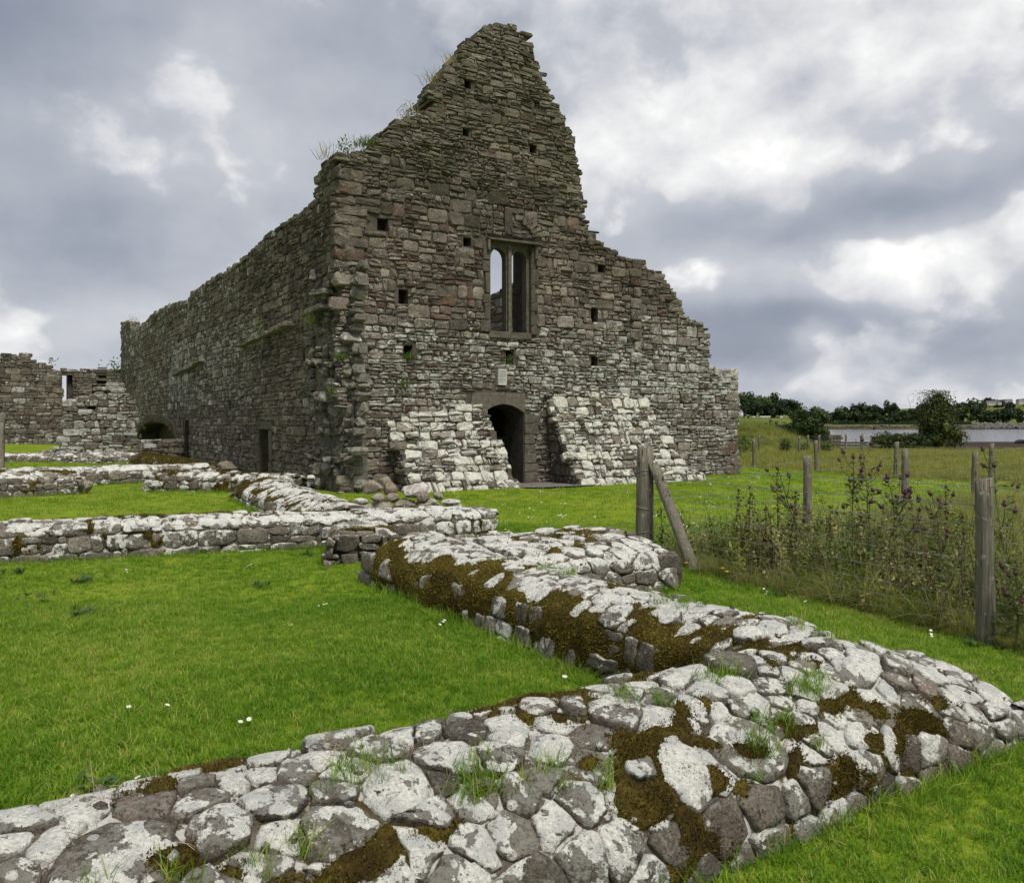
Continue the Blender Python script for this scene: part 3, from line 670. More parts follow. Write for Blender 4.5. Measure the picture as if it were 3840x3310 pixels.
# nave wall
rs = np.random.default_rng(23)
STOP_PX = [(1258, 590), (1204, 643), (1187, 747), (1158, 782), (1100, 816), (1000, 888), (940, 950), (876, 1000), (838, 1024), (788, 1052), (733, 1090), (705, 1129), (657, 1138), (605, 1157), (567, 1186), (548, 1209), (520, 1226), (495, 1238), (486, 1209), (456, 1209)]
STOP = [spl(*p) for p in STOP_PX]; SL = STOP[-1][0]
SLEFT = [spl(*p) for p in [(1157, 1790), (1207, 1714), (1178, 1643), (1188, 1524), (1169, 1457), (1158, 1362), (1178, 1267), (1160, 1181), (1226, 1095)]]
SOUT = [(1.5, -.1)] + SLEFT + [(0.0, 5.2)] + STOP + [(SL, -.1)]
smallD = (5.42, 6.5, -.1, 1.40); pointD = (17.2, 18.3, 0.0, 2.1)
point = [(17.2, -.1), (18.3, -.1), (18.3, 1.1), (18.1, 1.55), (17.75, 2.1), (17.4, 1.55), (17.2, 1.1)]
tomb = [(20.2, -.1), (31, -.1)] + [(25.6 + 5.4 * math.cos(t), 1.0 + .75 * math.sin(t)) for t in np.linspace(0, math.pi, 13)]
SPUT = [(a - .11, a + .11, b - .14, b + .14) for (a, b) in [spl(1130, 900), spl(1018, 1310), spl(985, 1330), spl(948, 1510), spl(900, 1640), spl(862, 1520), spl(640, 1220), spl(640, 1350), spl(1140, 1330)]]
score = inset(SOUT, .12); score[:, 0] = np.clip(score[:, 0], .96, SL - .05); score[0, 1] = score[-1, 1] = -.15
for i in range(len(score)):
    if score[i, 1] < 5.0: score[i, 0] = max(score[i, 0], 1.3)
V1, F1 = slab(score, [rect(*h) for h in SPUT] + [rect(*smallD), point, tomb], map_side, -.42, -.012, True, False)
V2, F2 = slab(score, [rect(*smallD), tomb], map_side, -.95, -.42, True, True)
mb = MB(); mb.add(V1, F1); mb.add(V2, F2)
V, F = slab(rect(19.6, 31.6, -.1, 2.6), [], map_side, -1.35, -.955); mb.add(V, F)
V, F = slab(rect(0.05, 1.0, 5.05, 7.35), [], map_side, -.95, -.012); mb.add(V, F)
side = mb.build('side_wall', M_MORTAR, church); side['label'] = 'long dark nave wall with pale vertical lichen streaks'
def tint_side(u, v, r):
    n = mnoise.noise(Vector((u * .35, v * .6, 13.3))); n2 = mnoise.noise(Vector((u * .22, v * .5, 5.5)))
    hue = np.clip(.5 + .2 * n + r.normal(0, .15), 0, .85)
    if v > 4.6 and u < 9 and r.random() < .5: hue = r.uniform(0, .25)
    li = .34 + .12 * r.normal() + .16 * n2 + (.16 if 6 < u < 22 and 2.2 < v < 5 else 0) + (.12 if u > 14 else 0)
    return (hue, float(np.clip(li, 0, 1)), float(np.clip(.56 + .15 * r.normal() + .1 * n, .05, 1)), float(np.clip((v - 5) / 6, 0, .3)))
ms = Masonry()
polys = rubble(-.1, 14, -.05, 8.4, rs, lambda v: ((.17, .33), (.25, .55), (.34, .45, .21)))
lay(ms, polys, map_side, rs, tint_side, SOUT, SPUT + [(smallD[0] - .3, smallD[1] + .25, -.2, 1.66)], (.008, .05), nrm=-GV, keep=lambda c: c[0] < 14)
polys = rubble(14, SL + .1, -.05, 8.8, rs, lambda v: ((.22, .38), (.35, .75), (.4, .42, .18)))
lay(ms, polys, map_side, rs, tint_side, SOUT, SPUT + [(17.2, 18.3, -.2, 1.7), (20.3, 30.9, -.2, 1.25), (22, 29.4, 1.2, 1.6)], (.01, .06), nrm=-GV, keep=lambda c: c[0] >= 14)
edge_caps(ms, STOP, map_side, rs, tint_side, .6, 2, lambda p: 1, nrm=-GV, hr=(.09, .2), lr=(.3, .6))
for (a, b, z0, z1) in [(5.18, 5.42, 0, .5), (5.14, 5.42, .52, 1.38), (6.5, 6.72, 0, .42), (6.5, 6.78, .44, .95), (6.5, 6.7, .97, 1.38), (5.05, 6.85, 1.41, 1.64)]:
    V, F, c, size = stone_geo(np.array(rect(a + .006, b - .006, z0 + .006, z1)), .045, rs, -.5 if b - a < 1 else -.42, .012, cut=.06, rough=.004); ms.add(map_side(V), F, (.6, .22, .6, .05), size ** 2, -GV, 'jamb_stone', M_DRESS)
for k in range(13):     # ring of the tomb arch
    t = math.pi * (k + .5) / 13; q = np.array(rect(-.5, .5, -.2, .2)); th = t - math.pi / 2; e = np.array((25.6 + 5.5 * math.cos(t), 1.04 + .80 * math.sin(t)))
    tl = math.atan2(.8 * math.cos(t), -5.5 * math.sin(t)); ca, sa = math.cos(tl), math.sin(tl); q = q @ np.array([[ca, sa], [-sa, ca]]) + e
    V, F, c, size = stone_geo(q, .10, rs, -.3, .04); ms.add(map_side(V), F, (.2, .12, .3, .2), size ** 2, -GV, 'arch_stone')
# projecting string course: thin slabs, much of it fallen
for (p0, p1) in [((1100, 1205), (1068, 1218)), ((1066, 1222), (1030, 1236)), ((1028, 1240), (990, 1256)), ((986, 1255), (945, 1275)), ((945, 1278), (905, 1292)), ((770, 1345), (742, 1360)), ((741, 1361), (712, 1374)), ((711, 1374), (688, 1384)), ((687, 1385), (664, 1398)), ((1232, 1085), (1180, 1100)), ((1222, 1140), (1160, 1165))]:
    a, b = spl(*p0), spl(*p1); z = (a[1] + b[1]) / 2; th = .09 + rs.uniform(0, .04)
    V, F, c, size = stone_geo(np.array([(a[0], a[1] - th), (b[0], b[1] - th), (b[0], b[1]), (a[0], a[1])]), rs.uniform(.16, .26), rs, -.1, .03); ms.add(map_side(V), F, (.5, .55, .75, .25), size ** 2, -GV, 'string_course')
ms.build(side, M_SIDE, 300)

# broken corner where a wall was torn away: rubble core and toothing stones
corner_dir = gs(0, 0); A0 = CORNER + GV * .34; A1 = CORNER + SV * 1.25
cd = (A1 - A0); CLn = np.linalg.norm(cd); cd = cd / CLn; cn = np.array((-cd[1], cd[0], 0)); cn = cn if np.dot(cn, -SV - GV) > 0 else -cn
mapc = map_plane(A0, cd, cn)
ms = Masonry()
V, F = slab([(-.15, -.1), (CLn + .15, -.1), (CLn + .1, 4.6), (CLn * .55, 5.2), (-.1, 4.75)], [], mapc, -.4, -.02)
ccore = obj('torn_corner', V, F, M_RUBBLE, church, (.3, .2, .5, .1)); ccore['label'] = 'torn wall corner of exposed rubble with jutting tooth stones'
rc = np.random.default_rng(5)
for q in rubble(-.2, CLn + .2, 0, 5.1, rc, lambda v: ((.18, .36), (.2, .42), (.7, .25, .05)), gap=.02):
    c = q.mean(0); mid = math.sin(math.pi * np.clip(c[0] / CLn, 0, 1))
    o = rc.uniform(-.03, .12) + (rc.uniform(.06, .2) if rc.random() < .15 else 0)
    th = rc.normal(0, .22); q = c + (q - c) @ np.array([[math.cos(th), math.sin(th)], [-math.sin(th), math.cos(th)]]) * rc.uniform(.85, 1.1)
    V, F, c, size = stone_geo(q, o, rc, -.2, .07, cut=.45, rough=.035)
    t = (rc.uniform(.1, 1), .3 + .25 * rc.random() + (.2 if o > .15 else 0), .4 + .4 * rc.random(), .05 + .2 * rc.random())
    ms.add(mapc(V), F, t, size ** 2, cn, 'tooth_stone')
ms.build(ccore, M_RUBBLE, 120, rest='rubble_core')

# nave's far wall seen through the window
map_in = map_plane(CORNER + GV * 9.4 + SV * 1.0, SV, -GV)
ms = Masonry(); io = [(0, -.1), (0, 4.9), (1.6, 5.4), (3, 6.6), (5, 6.75), (7, 6.6), (9, 6.35), (13, 6.0), (20, 5.8), (20, -.1)]
V, F = slab(io, [], map_in, -.8, -.012); inner = obj('inner_wall', V, F, M_MORTAR, church)
lay(ms, rubble(1, 19.9, 2.5, 7.9, rs, lambda v: ((.2, .34), (.3, .6), (.45, .4, .15))), map_in, rs, tint_gable, io, (), (.01, .05), nrm=-GV)
ms.build(inner, M_SIDE, 60)

# the two battered buttresses against the gable
def buttress(label, top, toe, side_edge, seed, rows):
    """top and toe: (u, v, out) of the left and right ends; a sloping face of coursed rubble"""
    r = np.random.default_rng(seed)
    (tl, tr), (bl, br) = top, toe; tl, tr, bl, br = map(lambda t: np.array(t, float), (tl, tr, bl, br))
    def edges(z):           # the two ends splay towards the foot
        f = np.clip(z / max(tl[1], .1), 0, 1); g = np.clip(z / max(tr[1], .1), 0, 1); return bl[0] + (tl[0] - bl[0]) * f ** .8, br[0] + (tr[0] - br[0]) * g ** .7
    def head(u): k = np.clip((u - tl[0]) / (tr[0] - tl[0]), 0, 1); return tl[1] + (tr[1] - tl[1]) * k + .10 * np.sin(k * 3.1)
    def outw(u, z): f = np.clip(z / head(u), 0, 1.05); k = np.clip((u - bl[0]) / (br[0] - bl[0]), 0, 1); toe_ = bl[2] + (br[2] - bl[2]) * k; return toe_ + (tl[2] - toe_) * f - .13 * np.sin(np.pi * np.clip(f, 0, 1))
    def mapf(uvd):
        u, z = uvd[:, 0], uvd[:, 1]; o_ = outw(u, z); e = .02; sl = -(outw(u, z + e) - outw(u, z - e)) / (2 * e); L = np.sqrt(1 + sl * sl)
        return map_gable(np.stack([u, z + uvd[:, 2] * sl / L, o_ + uvd[:, 2] / L], 1))
    n = 10; V = []
    for j in range(n + 1):
        for i in range(9):
            k = i / 8; z = (tl[1] + (tr[1] - tl[1]) * k + .06 * math.sin(k * 3.1)) * j / n; a_, b_ = edges(z); u = a_ + .03 + (b_ - a_ - .06) * k; V.append((u, max(z, -.05), float(outw(u, z)) - .035))
    V = np.array(V); m = len(V); Vb = V.copy(); Vb[:, 2] = -.02
    F = [(j * 9 + i, j * 9 + i + 1, (j + 1) * 9 + i + 1, (j + 1) * 9 + i) for j in range(n) for i in range(8)]
    F += [(j * 9, (j + 1) * 9, (j + 1) * 9 + m, j * 9 + m) for j in range(n)] + [(j * 9 + 8, (j + 1) * 9 + 8, (j + 1) * 9 + 8 + m, j * 9 + 8 + m) for j in range(n)]
    F += [(n * 9 + i, n * 9 + i + 1, n * 9 + i + 1 + m, n * 9 + i + m) for i in range(8)]
    o = obj('buttress', map_gable(np.vstack([V, Vb])), F, M_MORTAR, church); o['label'] = label
    ms = Masonry()
    tint = lambda u, v, r: (float(np.clip(.5 + r.normal(0, .2), 0, .85)), float(np.clip(.70 + .20 * r.normal() + .10 * mnoise.noise(Vector((u, v, 4))), .1, 1)), float(np.clip(.6 + .2 * r.normal(), .1, 1)), 0.05)
    def inside(c): a_, b_ = edges(c[1]); return a_ - .02 < c[0] < b_ + .04 and c[1] < head(c[0]) + .03 + .05 * math.sin(c[0] * 7)
    lay(ms, rubble(min(tl[0], bl[0]) - .1, max(tr[0], br[0]) + .1, -.04, max(tl[1], tr[1]) + .2, r, lambda v: rows, gap=.018, wob=.06), mapf, r, tint, None, (), (.005, .06), back=-.10, nrm=-SV, bev=.03, rough=.02, keep=inside)
    def face(fx, fy): z = (tl[1] if fx[0] < .5 else tr[1]) * fy[0]; u = edges(z)[0 if fx[0] < .5 else 1]; return np.array([[u, z, float(outw(u, z))]])
    H = (tl[1] + tr[1]) / 2
    # side faces, each course running back to the gable
    for (edge, sg) in ((0.0, -1), (1.0, 1)):
        v = 0.0
        while v < 1.0:
            h = r.uniform(.16, .3) / H; p = face(np.array([edge]), np.array([v + h / 2]))[0]; z0 = face(np.array([edge]), np.array([v]))[0][1]; z1 = face(np.array([edge]), np.array([min(1, v + h)]))[0][1]
            d = p[2]
            while d > .02 and z1 - z0 > .03:
                l = min(d, r.uniform(.2, .45)); nn = GV * sg
                mp = map_plane(CORNER + GV * (p[0]) , -SV, nn)
                V, F, c, size = stone_geo(np.array(rect(d - l + .01, d - .005, z0 + .008, z1 - .008)), r.uniform(.01, .07), r, -.12, .03)
                ms.add(mp(V), F, (r.uniform(0, .6), .38 + .2 * r.random(), .4 + .2 * r.random(), .1), size ** 2, nn, 'stone'); d -= l
            v += h
    ms.build(o, M_BUTT, 300)
buttress('squat sloping buttress of white lichened rubble beside the doorway', ((1.35, 1.58, .06), (3.86, 2.10, .06)), ((1.55, -.05, 1.08), (4.32, -.05, 1.15)), None, 31, ((.13, .27), (.2, .46), (.55, .38, .07)))
buttress('wide sloping buttress of pale rubble right of the doorway', ((5.80, 2.52, .06), (9.0, 2.30, .06)), ((6.02, -.05, 1.36), (10.4, -.05, 1.40)), None, 37, ((.12, .26), (.18, .42), (.55, .38, .07)))

# ------------------------------------------------------------------ low foundation walls
def clip_half(poly, m, n):
    out = []; L = len(poly)
    for i in range(L):
        a, b = poly[i], poly[(i + 1) % L]; da = (a[0] - m[0]) * n[0] + (a[1] - m[1]) * n[1]; db = (b[0] - m[0]) * n[0] + (b[1] - m[1]) * n[1]
        if da <= 0: out.append(a)
        if da * db < 0: t = da / (da - db); out.append((a[0] + (b[0] - a[0]) * t, a[1] + (b[1] - a[1]) * t))
    return out
def voronoi(seeds, box_, k=22, rad=None):
    """cells of a power diagram: large and small stones side by side"""
    S = np.array(seeds); res = []; W = np.zeros(len(S)) if rad is None else np.array(rad) ** 2
    for i in range(len(S)):
        d = np.sum((S - S[i]) ** 2, axis=1); order = np.argsort(d)[1:k + 1]; poly = box_[:]
        for j in order:
            n = S[j] - S[i]; m = S[i] + n * np.clip(.5 + (W[i] - W[j]) / (2 * float(n @ n)), .12, .88); poly = clip_half(poly, m, n)
            if len(poly) < 3: break
        res.append(np.array(poly) if len(poly) >= 3 else None)
    return res
def sines(rng, n=5, f=(4, 16)):
    K = rng.normal(0, 1, (n, 3)); K = K / np.linalg.norm(K, axis=1, keepdims=True) * rng.uniform(*f, (n, 1)); ph = rng.uniform(0, 6.28, n); am = 1 / (np.linalg.norm(K, axis=1)) ** .7; am /= am.sum()
    return lambda P: np.sin(np.asarray(P) @ K.T + ph) @ am
CT = {}
def cobble(poly, out, rng, n=14, gap=.012, back=-.05, rnd=1, lump=.008, tilt=.05, be=.016):
    """a stone set in a wall: broken outline, crisp worn arris, a face with a chipped facet or two"""
    P = np.asarray(poly, float)
    for _ in range(rnd):
        Q = []
        for i in range(len(P)):
            a, b = P[i], P[(i + 1) % len(P)]; k = rng.uniform(.05, .2); Q += [a * (1 - k) + b * k, a * k + b * (1 - k)]
        P = np.array(Q)
    seg = np.linalg.norm(np.roll(P, -1, 0) - P, axis=1); cum = np.concatenate([[0], np.cumsum(seg)]); tt = (np.arange(n) + rng.uniform(-.3, .3, n)) / n * cum[-1]
    PP = np.vstack([P, P[:1]]); q = np.stack([np.interp(tt % cum[-1], cum, PP[:, 0]), np.interp(tt % cum[-1], cum, PP[:, 1])], 1)
    c = q.mean(0); d = q - c; L = np.linalg.norm(d, axis=1, keepdims=True) + 1e-9; size = float(L.mean()) * 1.7
    q = c + d * np.maximum(.4, (L - gap) / L); q += rng.normal(0, min(.012, size * .03), q.shape)
    fr = [1.0, 1.0, .965, .86, .58, .28]; b_ = min(be, size * .12); hz = [back, out - b_ * 1.3, out - b_ * .3, out, out, out]
    f1 = sines(rng, 6, (6, 30)); sl = rng.normal(0, tilt, 2); V = []
    fac = [(lambda v: v / np.linalg.norm(v))(rng.normal(0, 1, 2)) for _ in range(2)]; fo = rng.uniform(.1, .45, 2); fs = rng.uniform(.05, .35, 2) * (be / .016) ** .5
    for k, (f, h) in enumerate(zip(fr, hz)):
        r = c + (q - c) * f; W = np.zeros((n, 3)); W[:, :2] = r; W[:, 2] = h
        if k:
            W[:, 2] += f1(W) * lump * (1 if k > 1 else .5) + (r - c) @ sl
            for fd, o_, s_ in zip(fac, fo, fs): W[:, 2] -= np.clip((r - c) @ fd / size - o_, 0, 1) * s_ * size
            W[:, :2] += (q - c) / (L + 1e-9) * (f1(W + 3)[:, None]) * lump * .8
        V.append(W)
    V = np.vstack(V + [np.array([[c[0], c[1], out + rng.uniform(-.4, .6) * lump]])])
    if n not in CT:
        m = len(fr); F = [(r * n + i, r * n + (i + 1) % n, (r + 1) * n + (i + 1) % n, (r + 1) * n + i) for r in range(m - 1) for i in range(n)] + [((m - 1) * n + i, (m - 1) * n + (i + 1) % n, m * n) for i in range(n)]
        CT[n] = F
    return V, CT[n], c, size
def rock_geo(rng, r=(1, 1, 1), sub=2, cuts=7):
    bm = bmesh.new(); bmesh.ops.create_icosphere(bm, subdivisions=sub, radius=1.0); V = np.array([v.co[:] for v in bm.verts]); F = [tuple(v.index for v in f.verts) for f in bm.faces]; bm.free()
    for _ in range(cuts):
        n = rng.normal(0, 1, 3); n /= np.linalg.norm(n); d = rng.uniform(.55, .85); k = V @ n; V = V - np.outer(np.clip(k - d, 0, None), n) * .92
    V += sines(rng, 6, (2, 7))(V)[:, None] * V * .10
    return V * np.array(r), F
FOOT = []          # footprints: nothing grows inside them
def foot_rect(p0, p1, w):
    p0 = np.array(p0[:2], float); p1 = np.array(p1[:2], float); d = (p1 - p0) / np.linalg.norm(p1 - p0); n = np.array((-d[1], d[0]))
    return [tuple(p0 - n * w / 2), tuple(p1 - n * w / 2), tuple(p1 + n * w / 2), tuple(p0 + n * w / 2)]
class LowWall:
    def __init__(s, label, p0, p1, w, he, hc, seed, hs=None, cell=.27, res=14, lich=.55, limit=300, skip=(), ends=(True, True), name='low_wall', mat=None, ani=.9, coursed=False, prof=None):
        s.ani = ani
        s.p0 = np.array((p0[0], p0[1], 0.0)); s.p1 = np.array((p1[0], p1[1], 0.0)); dd = s.p1 - s.p0; s.L = np.linalg.norm(dd); s.d = dd / s.L; s.n = np.array((-s.d[1], s.d[0], 0)); s.w = w; s.he = he; s.hc = hc
        s.hs = hs or (lambda l: np.ones_like(l)); s.rng = np.random.default_rng(seed); rng = s.rng
        pr = np.array([(-w / 2 - .03, -.08), (-w / 2 - .01, he * .5), (-w / 2 + .03, he * .93), (-w / 2 + .12, he + .02), (-w / 4, he + (hc - he) * .7), (0, hc), (w / 4, he + (hc - he) * .7), (w / 2 - .12, he + .02), (w / 2 - .03, he * .93), (w / 2 + .01, he * .5), (w / 2 + .03, -.08)])
        if prof is not None: pr = np.array(prof)
        seg = np.concatenate([[0], np.cumsum(np.linalg.norm(np.diff(pr, axis=0), axis=1))]); s.T = seg[-1]; s.t = np.linspace(0, s.T, 80)
        a = np.interp(s.t, seg, pr[:, 0]); z = np.interp(s.t, seg, pr[:, 1])
        kw = 2 if coursed else 3; ker = np.ones(2 * kw + 1) / (2 * kw + 1); ap = np.concatenate([np.full(kw, a[0]), a, np.full(kw, a[-1])]); zp = np.concatenate([np.full(kw, z[0]), z, np.full(kw, z[-1])])
        s.a = np.convolve(ap, ker, 'valid'); s.z = np.convolve(zp, ker, 'valid')
        ta = np.gradient(s.a); tz = np.gradient(s.z); q = np.hypot(ta, tz); s.na = -tz / q; s.nz = ta / q
        s.lump = sines(rng, 6, (1.2, 5)); s.lich = lich
        s.foot = foot_rect(s.p0, s.p1, w); FOOT.append(s.foot); s.inner = foot_rect(s.p0, s.p1, w - .24)
        base = (s.p0 + s.p1) / 2; s.root = thing(name, label, 'low wall', tuple(base), 'foundation walls of the vanished cloister'); s.root['kind'] = 'thing'
        # mortar core
        nl = max(8, int(s.L / .12)); nt_ = 26; ll = np.linspace(0, s.L, nl); tt = np.linspace(0, s.T, nt_); LL, TT = np.meshgrid(ll, tt, indexing='ij')
        V = s.map(np.stack([LL.ravel(), TT.ravel(), np.full(LL.size, -.009)], 1)); F = [(i * nt_ + j, (i + 1) * nt_ + j, (i + 1) * nt_ + j + 1, i * nt_ + j + 1) for i in range(nl - 1) for j in range(nt_ - 1)]
        F += [tuple(range(nt_))[::-1], tuple((nl - 1) * nt_ + j for j in range(nt_))]
        s.core = obj('mortar_core', V, F, M_LOWMORT, s.root, None, True)
        # stones: courses up the sides, flags of all sizes laid at random over the top
        seeds = []; rad = []; side_t = he + .08; rows = max(2, int(round(he / (.125 if cell < .26 else .15)))); ani = s.ani
        for sidep in (() if coursed else (0, 1)):
            for r in range(rows):
                t = .03 + (side_t - .02) * (r + .5) / rows; l = -rng.uniform(0, cell)
                while l < s.L + .1:
                    seeds.append((l, (t if sidep == 0 else s.T - t) + rng.normal(0, .024))); rad.append(rng.uniform(.01, .085)); l += cell * rng.uniform(.45, 1.35)
        tops = []
        for _ in range(int(s.L * s.T / cell ** 2 * 14)):
            r_ = cell * rng.choice([.36, .58, .9, 1.35], p=[.34, .28, .24, .14]); p_ = np.array((rng.uniform(-.05, s.L + .05) * ani, rng.uniform(side_t + cell * .22, s.T - side_t - cell * .22)))
            if all((p_[0] - q[0]) ** 2 + (p_[1] - q[1]) ** 2 > ((r_ + q[2]) * .5) ** 2 for q in tops): tops.append((p_[0], p_[1], r_))
        S2 = np.array([(l * ani, t) for l, t in seeds] + [(q[0], q[1]) for q in tops]); rad += [q[2] * .5 for q in tops]
        v0_, v1_ = (side_t - .03, s.T - side_t + .03) if coursed else (0, s.T)
        cells = voronoi(S2.tolist(), [(-.05 * ani, v0_), ((s.L + .05) * ani, v0_), ((s.L + .05) * ani, v1_), (-.05 * ani, v1_)], rad=rad)
        if coursed:       # squared blocks in two or three courses up each face
            for sidep in (0, 1):
                for q in rubble(0, s.L, .02, side_t - .07, rng, lambda v: ((.12, .2), (.18, .46), (.66, .34, 0)), gap=.002, wob=.03):
                    q = q.copy()
                    if sidep: q[:, 1] = s.T - q[:, 1]; q = q[::-1]
                    q[:, 0] *= ani; cells.append(q)
        ms = Masonry()
        for q in cells:
            if q is None: continue
            q = q.copy(); q[:, 0] /= ani; c = q.mean(0); top = side_t * .9 < c[1] < s.T - side_t * .9
            e = q.max(0) - q.min(0)
            if min(e) < .04: continue
            P = s.map(np.array([[c[0], c[1], 0.0]]))[0]
            if any(in_poly(np.array([P[0]]), np.array([P[1]]), f)[0] for f in skip): continue
            o = rng.uniform(.008, .045) if not top else rng.uniform(.004, .022) + (rng.uniform(.01, .035) if rng.random() < .15 else 0)
            V, F, c, size = cobble(q, o, rng, res, gap=rng.uniform(.001, .004 if coursed else .009), lump=.007, tilt=.03 if top else .06, be=.012 if top else .022)
            nr = s.nrm(c[1]); lv = s.lich + (.05 if top else -.03) + rng.normal(0, .13)
            ms.add(s.map(V), F, (float(np.clip(rng.normal(.5, .25), 0, 1)), float(np.clip(lv, 0, 1)), float(np.clip(rng.normal(.55, .18), .1, 1)), .05), size ** 2, nr, 'stone')
        # end faces
        for k, on in enumerate(ends):
            if not on: continue
            l = 0.0 if k == 0 else s.L; nn = -s.d if k == 0 else s.d; hsc = float(s.hs(np.array([l]))[0])
            out = [(x, y * hsc) for x, y in zip(s.a[::4], s.z[::4])]; mp = map_plane(s.p0 + s.d * l + nn * .035, s.n, nn)
            for q in rubble(-w / 2, w / 2, 0, hc * hsc, rng, lambda v: ((.13, .2), (.2, .36), (.8, .2, 0)), gap=.02):
                c = q.mean(0)
                if not in_poly(np.array([c[0]]), np.array([c[1] + .03]), out)[0]: continue
                V, F, c, size = cobble(q, rng.uniform(.02, .06), rng, res, gap=.002, back=-.08)
                ms.add(mp(V), F, (float(np.clip(rng.normal(.5, .25), 0, 1)), s.lich - .05 + rng.normal(0, .15), .5, .05), size ** 2, nn, 'stone')
        ms.build(s.root, mat or M_LOW, limit, rest='stonework', smooth=True, min_px=9)
        cb = MB(); rk = np.random.default_rng(seed + 5000); nchip = int(s.L * (70 if cell < .27 else 22))
        for _ in range(nchip):
            U = np.array([[rk.uniform(0, s.L), rk.uniform(.05, s.T - .05), .004]]); p = s.map(U)[0]
            if any(in_poly(np.array([p[0]]), np.array([p[1]]), f)[0] for f in skip): continue
            V, F = rock_geo(rk, rk.uniform(.5, 1.3, 3) * rk.uniform(.010, .028), 1, 3); cb.add(V + p, F, (rk.random(), .35 + .3 * rk.random(), .4 + .3 * rk.random(), 0))
        o_ = cb.build('stone_chips', mat or M_LOW, s.root)
        if o_: o_['kind'] = 'stuff'
    def map(s, U):
        l, t, d = U[:, 0], np.clip(U[:, 1], 0, s.T), U[:, 2]; a = np.interp(t, s.t, s.a); z = np.interp(t, s.t, s.z); na = np.interp(t, s.t, s.na); nz = np.interp(t, s.t, s.nz)
        k = s.lump(np.stack([l, t, 0 * l], 1)) * .055
        P = s.p0 + l[:, None] * s.d + (a + (d + k) * na)[:, None] * s.n; P[:, 2] = z * s.hs(l) + (d + k) * nz
        return P
    def nrm(s, t): return np.interp(t, s.t, s.na) * s.n + np.interp(t, s.t, s.nz) * ZV
    def moss(s, mask, seed, hgt=.05, res=.022, fuzz=2600, name='moss', blade=(.012, .024), mat=None, mat2=None):
        """cushions of moss: a swollen skin where mask > 0, bristling with short shoots"""
        rng = np.random.default_rng(seed); nl = int(s.L / res); nt_ = int(s.T / res); ll = np.linspace(0, s.L, nl); tt = np.linspace(0, s.T, nt_)
        LL, TT = np.meshgrid(ll, tt, indexing='ij'); f = sines(rng, 10, (14, 60)); f2 = sines(rng, 8, (3, 12))
        P0 = np.stack([LL.ravel(), TT.ravel(), 0 * LL.ravel()], 1)
        mk = mask(LL.ravel(), TT.ravel()) + .95 * f2(P0) + .80 * f(P0); H = np.sqrt(np.clip(mk, 0, 1)) * hgt + f(P0 * 2.2) * .008
        P0[:, 2] = np.where(mk > 0, .006 + H, -.03); V = s.map(P0); mk2 = mk.reshape(nl, nt_); F = []
        for i in range(nl - 1):
            for j in range(nt_ - 1):
                if max(mk2[i, j], mk2[i + 1, j], mk2[i, j + 1], mk2[i + 1, j + 1]) > 0: F.append((i * nt_ + j, (i + 1) * nt_ + j, (i + 1) * nt_ + j + 1, i * nt_ + j + 1))
        used = sorted(set(k for q in F for k in q)); rm = {k: i for i, k in enumerate(used)}
        if not used: return
        o = obj(name, V[used], [tuple(rm[k] for k in q) for q in F], mat or M_MOSSB, s.root, None, True); o['kind'] = 'stuff'
        idx = np.nonzero(mk > -.10)[0]
        if not len(idx): return
        m = int(min(fuzz * s.L, 60000)); pw = np.clip(mk[idx] + .12, .02, .5); pk = rng.choice(idx, m, p=pw / pw.sum()); U = P0[pk].copy(); U[:, 2] = np.maximum(U[:, 2], .012); U[:, 0] += rng.uniform(-res, res, m); U[:, 1] += rng.uniform(-res, res, m); U[:, 2] -= .004
        B = s.map(U); na = np.interp(U[:, 1], s.t, s.na); nz = np.interp(U[:, 1], s.t, s.nz); N = na[:, None] * s.n + nz[:, None] * ZV + rng.normal(0, .55, (m, 3)); N[:, 2] += .25; N /= np.linalg.norm(N, axis=1, keepdims=True)
        side_ = np.cross(N, rng.normal(0, 1, (m, 3))); side_ /= np.linalg.norm(side_, axis=1, keepdims=True) + 1e-9
        h = rng.uniform(*blade, (m, 1)); wd_ = h * .32
        VV = np.stack([B - side_ * wd_, B + side_ * wd_, B + N * h], 1).reshape(-1, 3); FF = [(3 * i, 3 * i + 1, 3 * i + 2) for i in range(m)]
        q = obj(name + '_shoots', VV, FF, mat2 or M_MOSS, s.root); q['kind'] = 'stuff'
taper = lambda a, b, k: (lambda l: 1 - (1 - k) * sstep(a, b, l))
WN = LowWall('low foreground wall of white lichened stones crossing the bottom of the picture', gs(-1.7, 2.58), gs(4.45, 2.58), .84, .22, .48, 101, hs=taper(5.3, 6.15, .6), cell=.215, res=18, lich=.56, prof=[(-.45, -.08), (-.43, .10), (-.39, .205), (-.30, .275), (-.18, .345), (-.02, .415), (.14, .455), (.28, .455), (.36, .41), (.41, .25), (.44, -.08)], ends=(False, True))
WM = LowWall('low wall thickly draped in brown moss along the lawn side', gs(3.66, 2.62), gs(3.52, 7.5), .86, .36, .47, 102, coursed=True, hs=lambda l: .80 + .20 * sstep(0, .7, l), cell=.26, res=16, lich=.60, ani=1.15, skip=[WN.inner], ends=(False, True))
WP = LowWall('short broad wall stub with squared end stone beside the leaning fence brace', gs(3.95, 6.95), gs(5.52, 6.95), 1.95, .34, .47, 103, cell=.25, res=16, lich=.56, skip=[WM.inner], ends=(False, False))
V, F = cobble(np.array(rect(-.15, .15, 0, .33)), .15, np.random.default_rng(7), 22, gap=.0, back=-.19, rnd=1, lump=.01, tilt=.02)[:2]
obj('end_stone', map_plane(gs(5.50, 6.12), GV, -SV)(V), F, M_LOW, WP.root, (.2, .42, .5, .1), True)
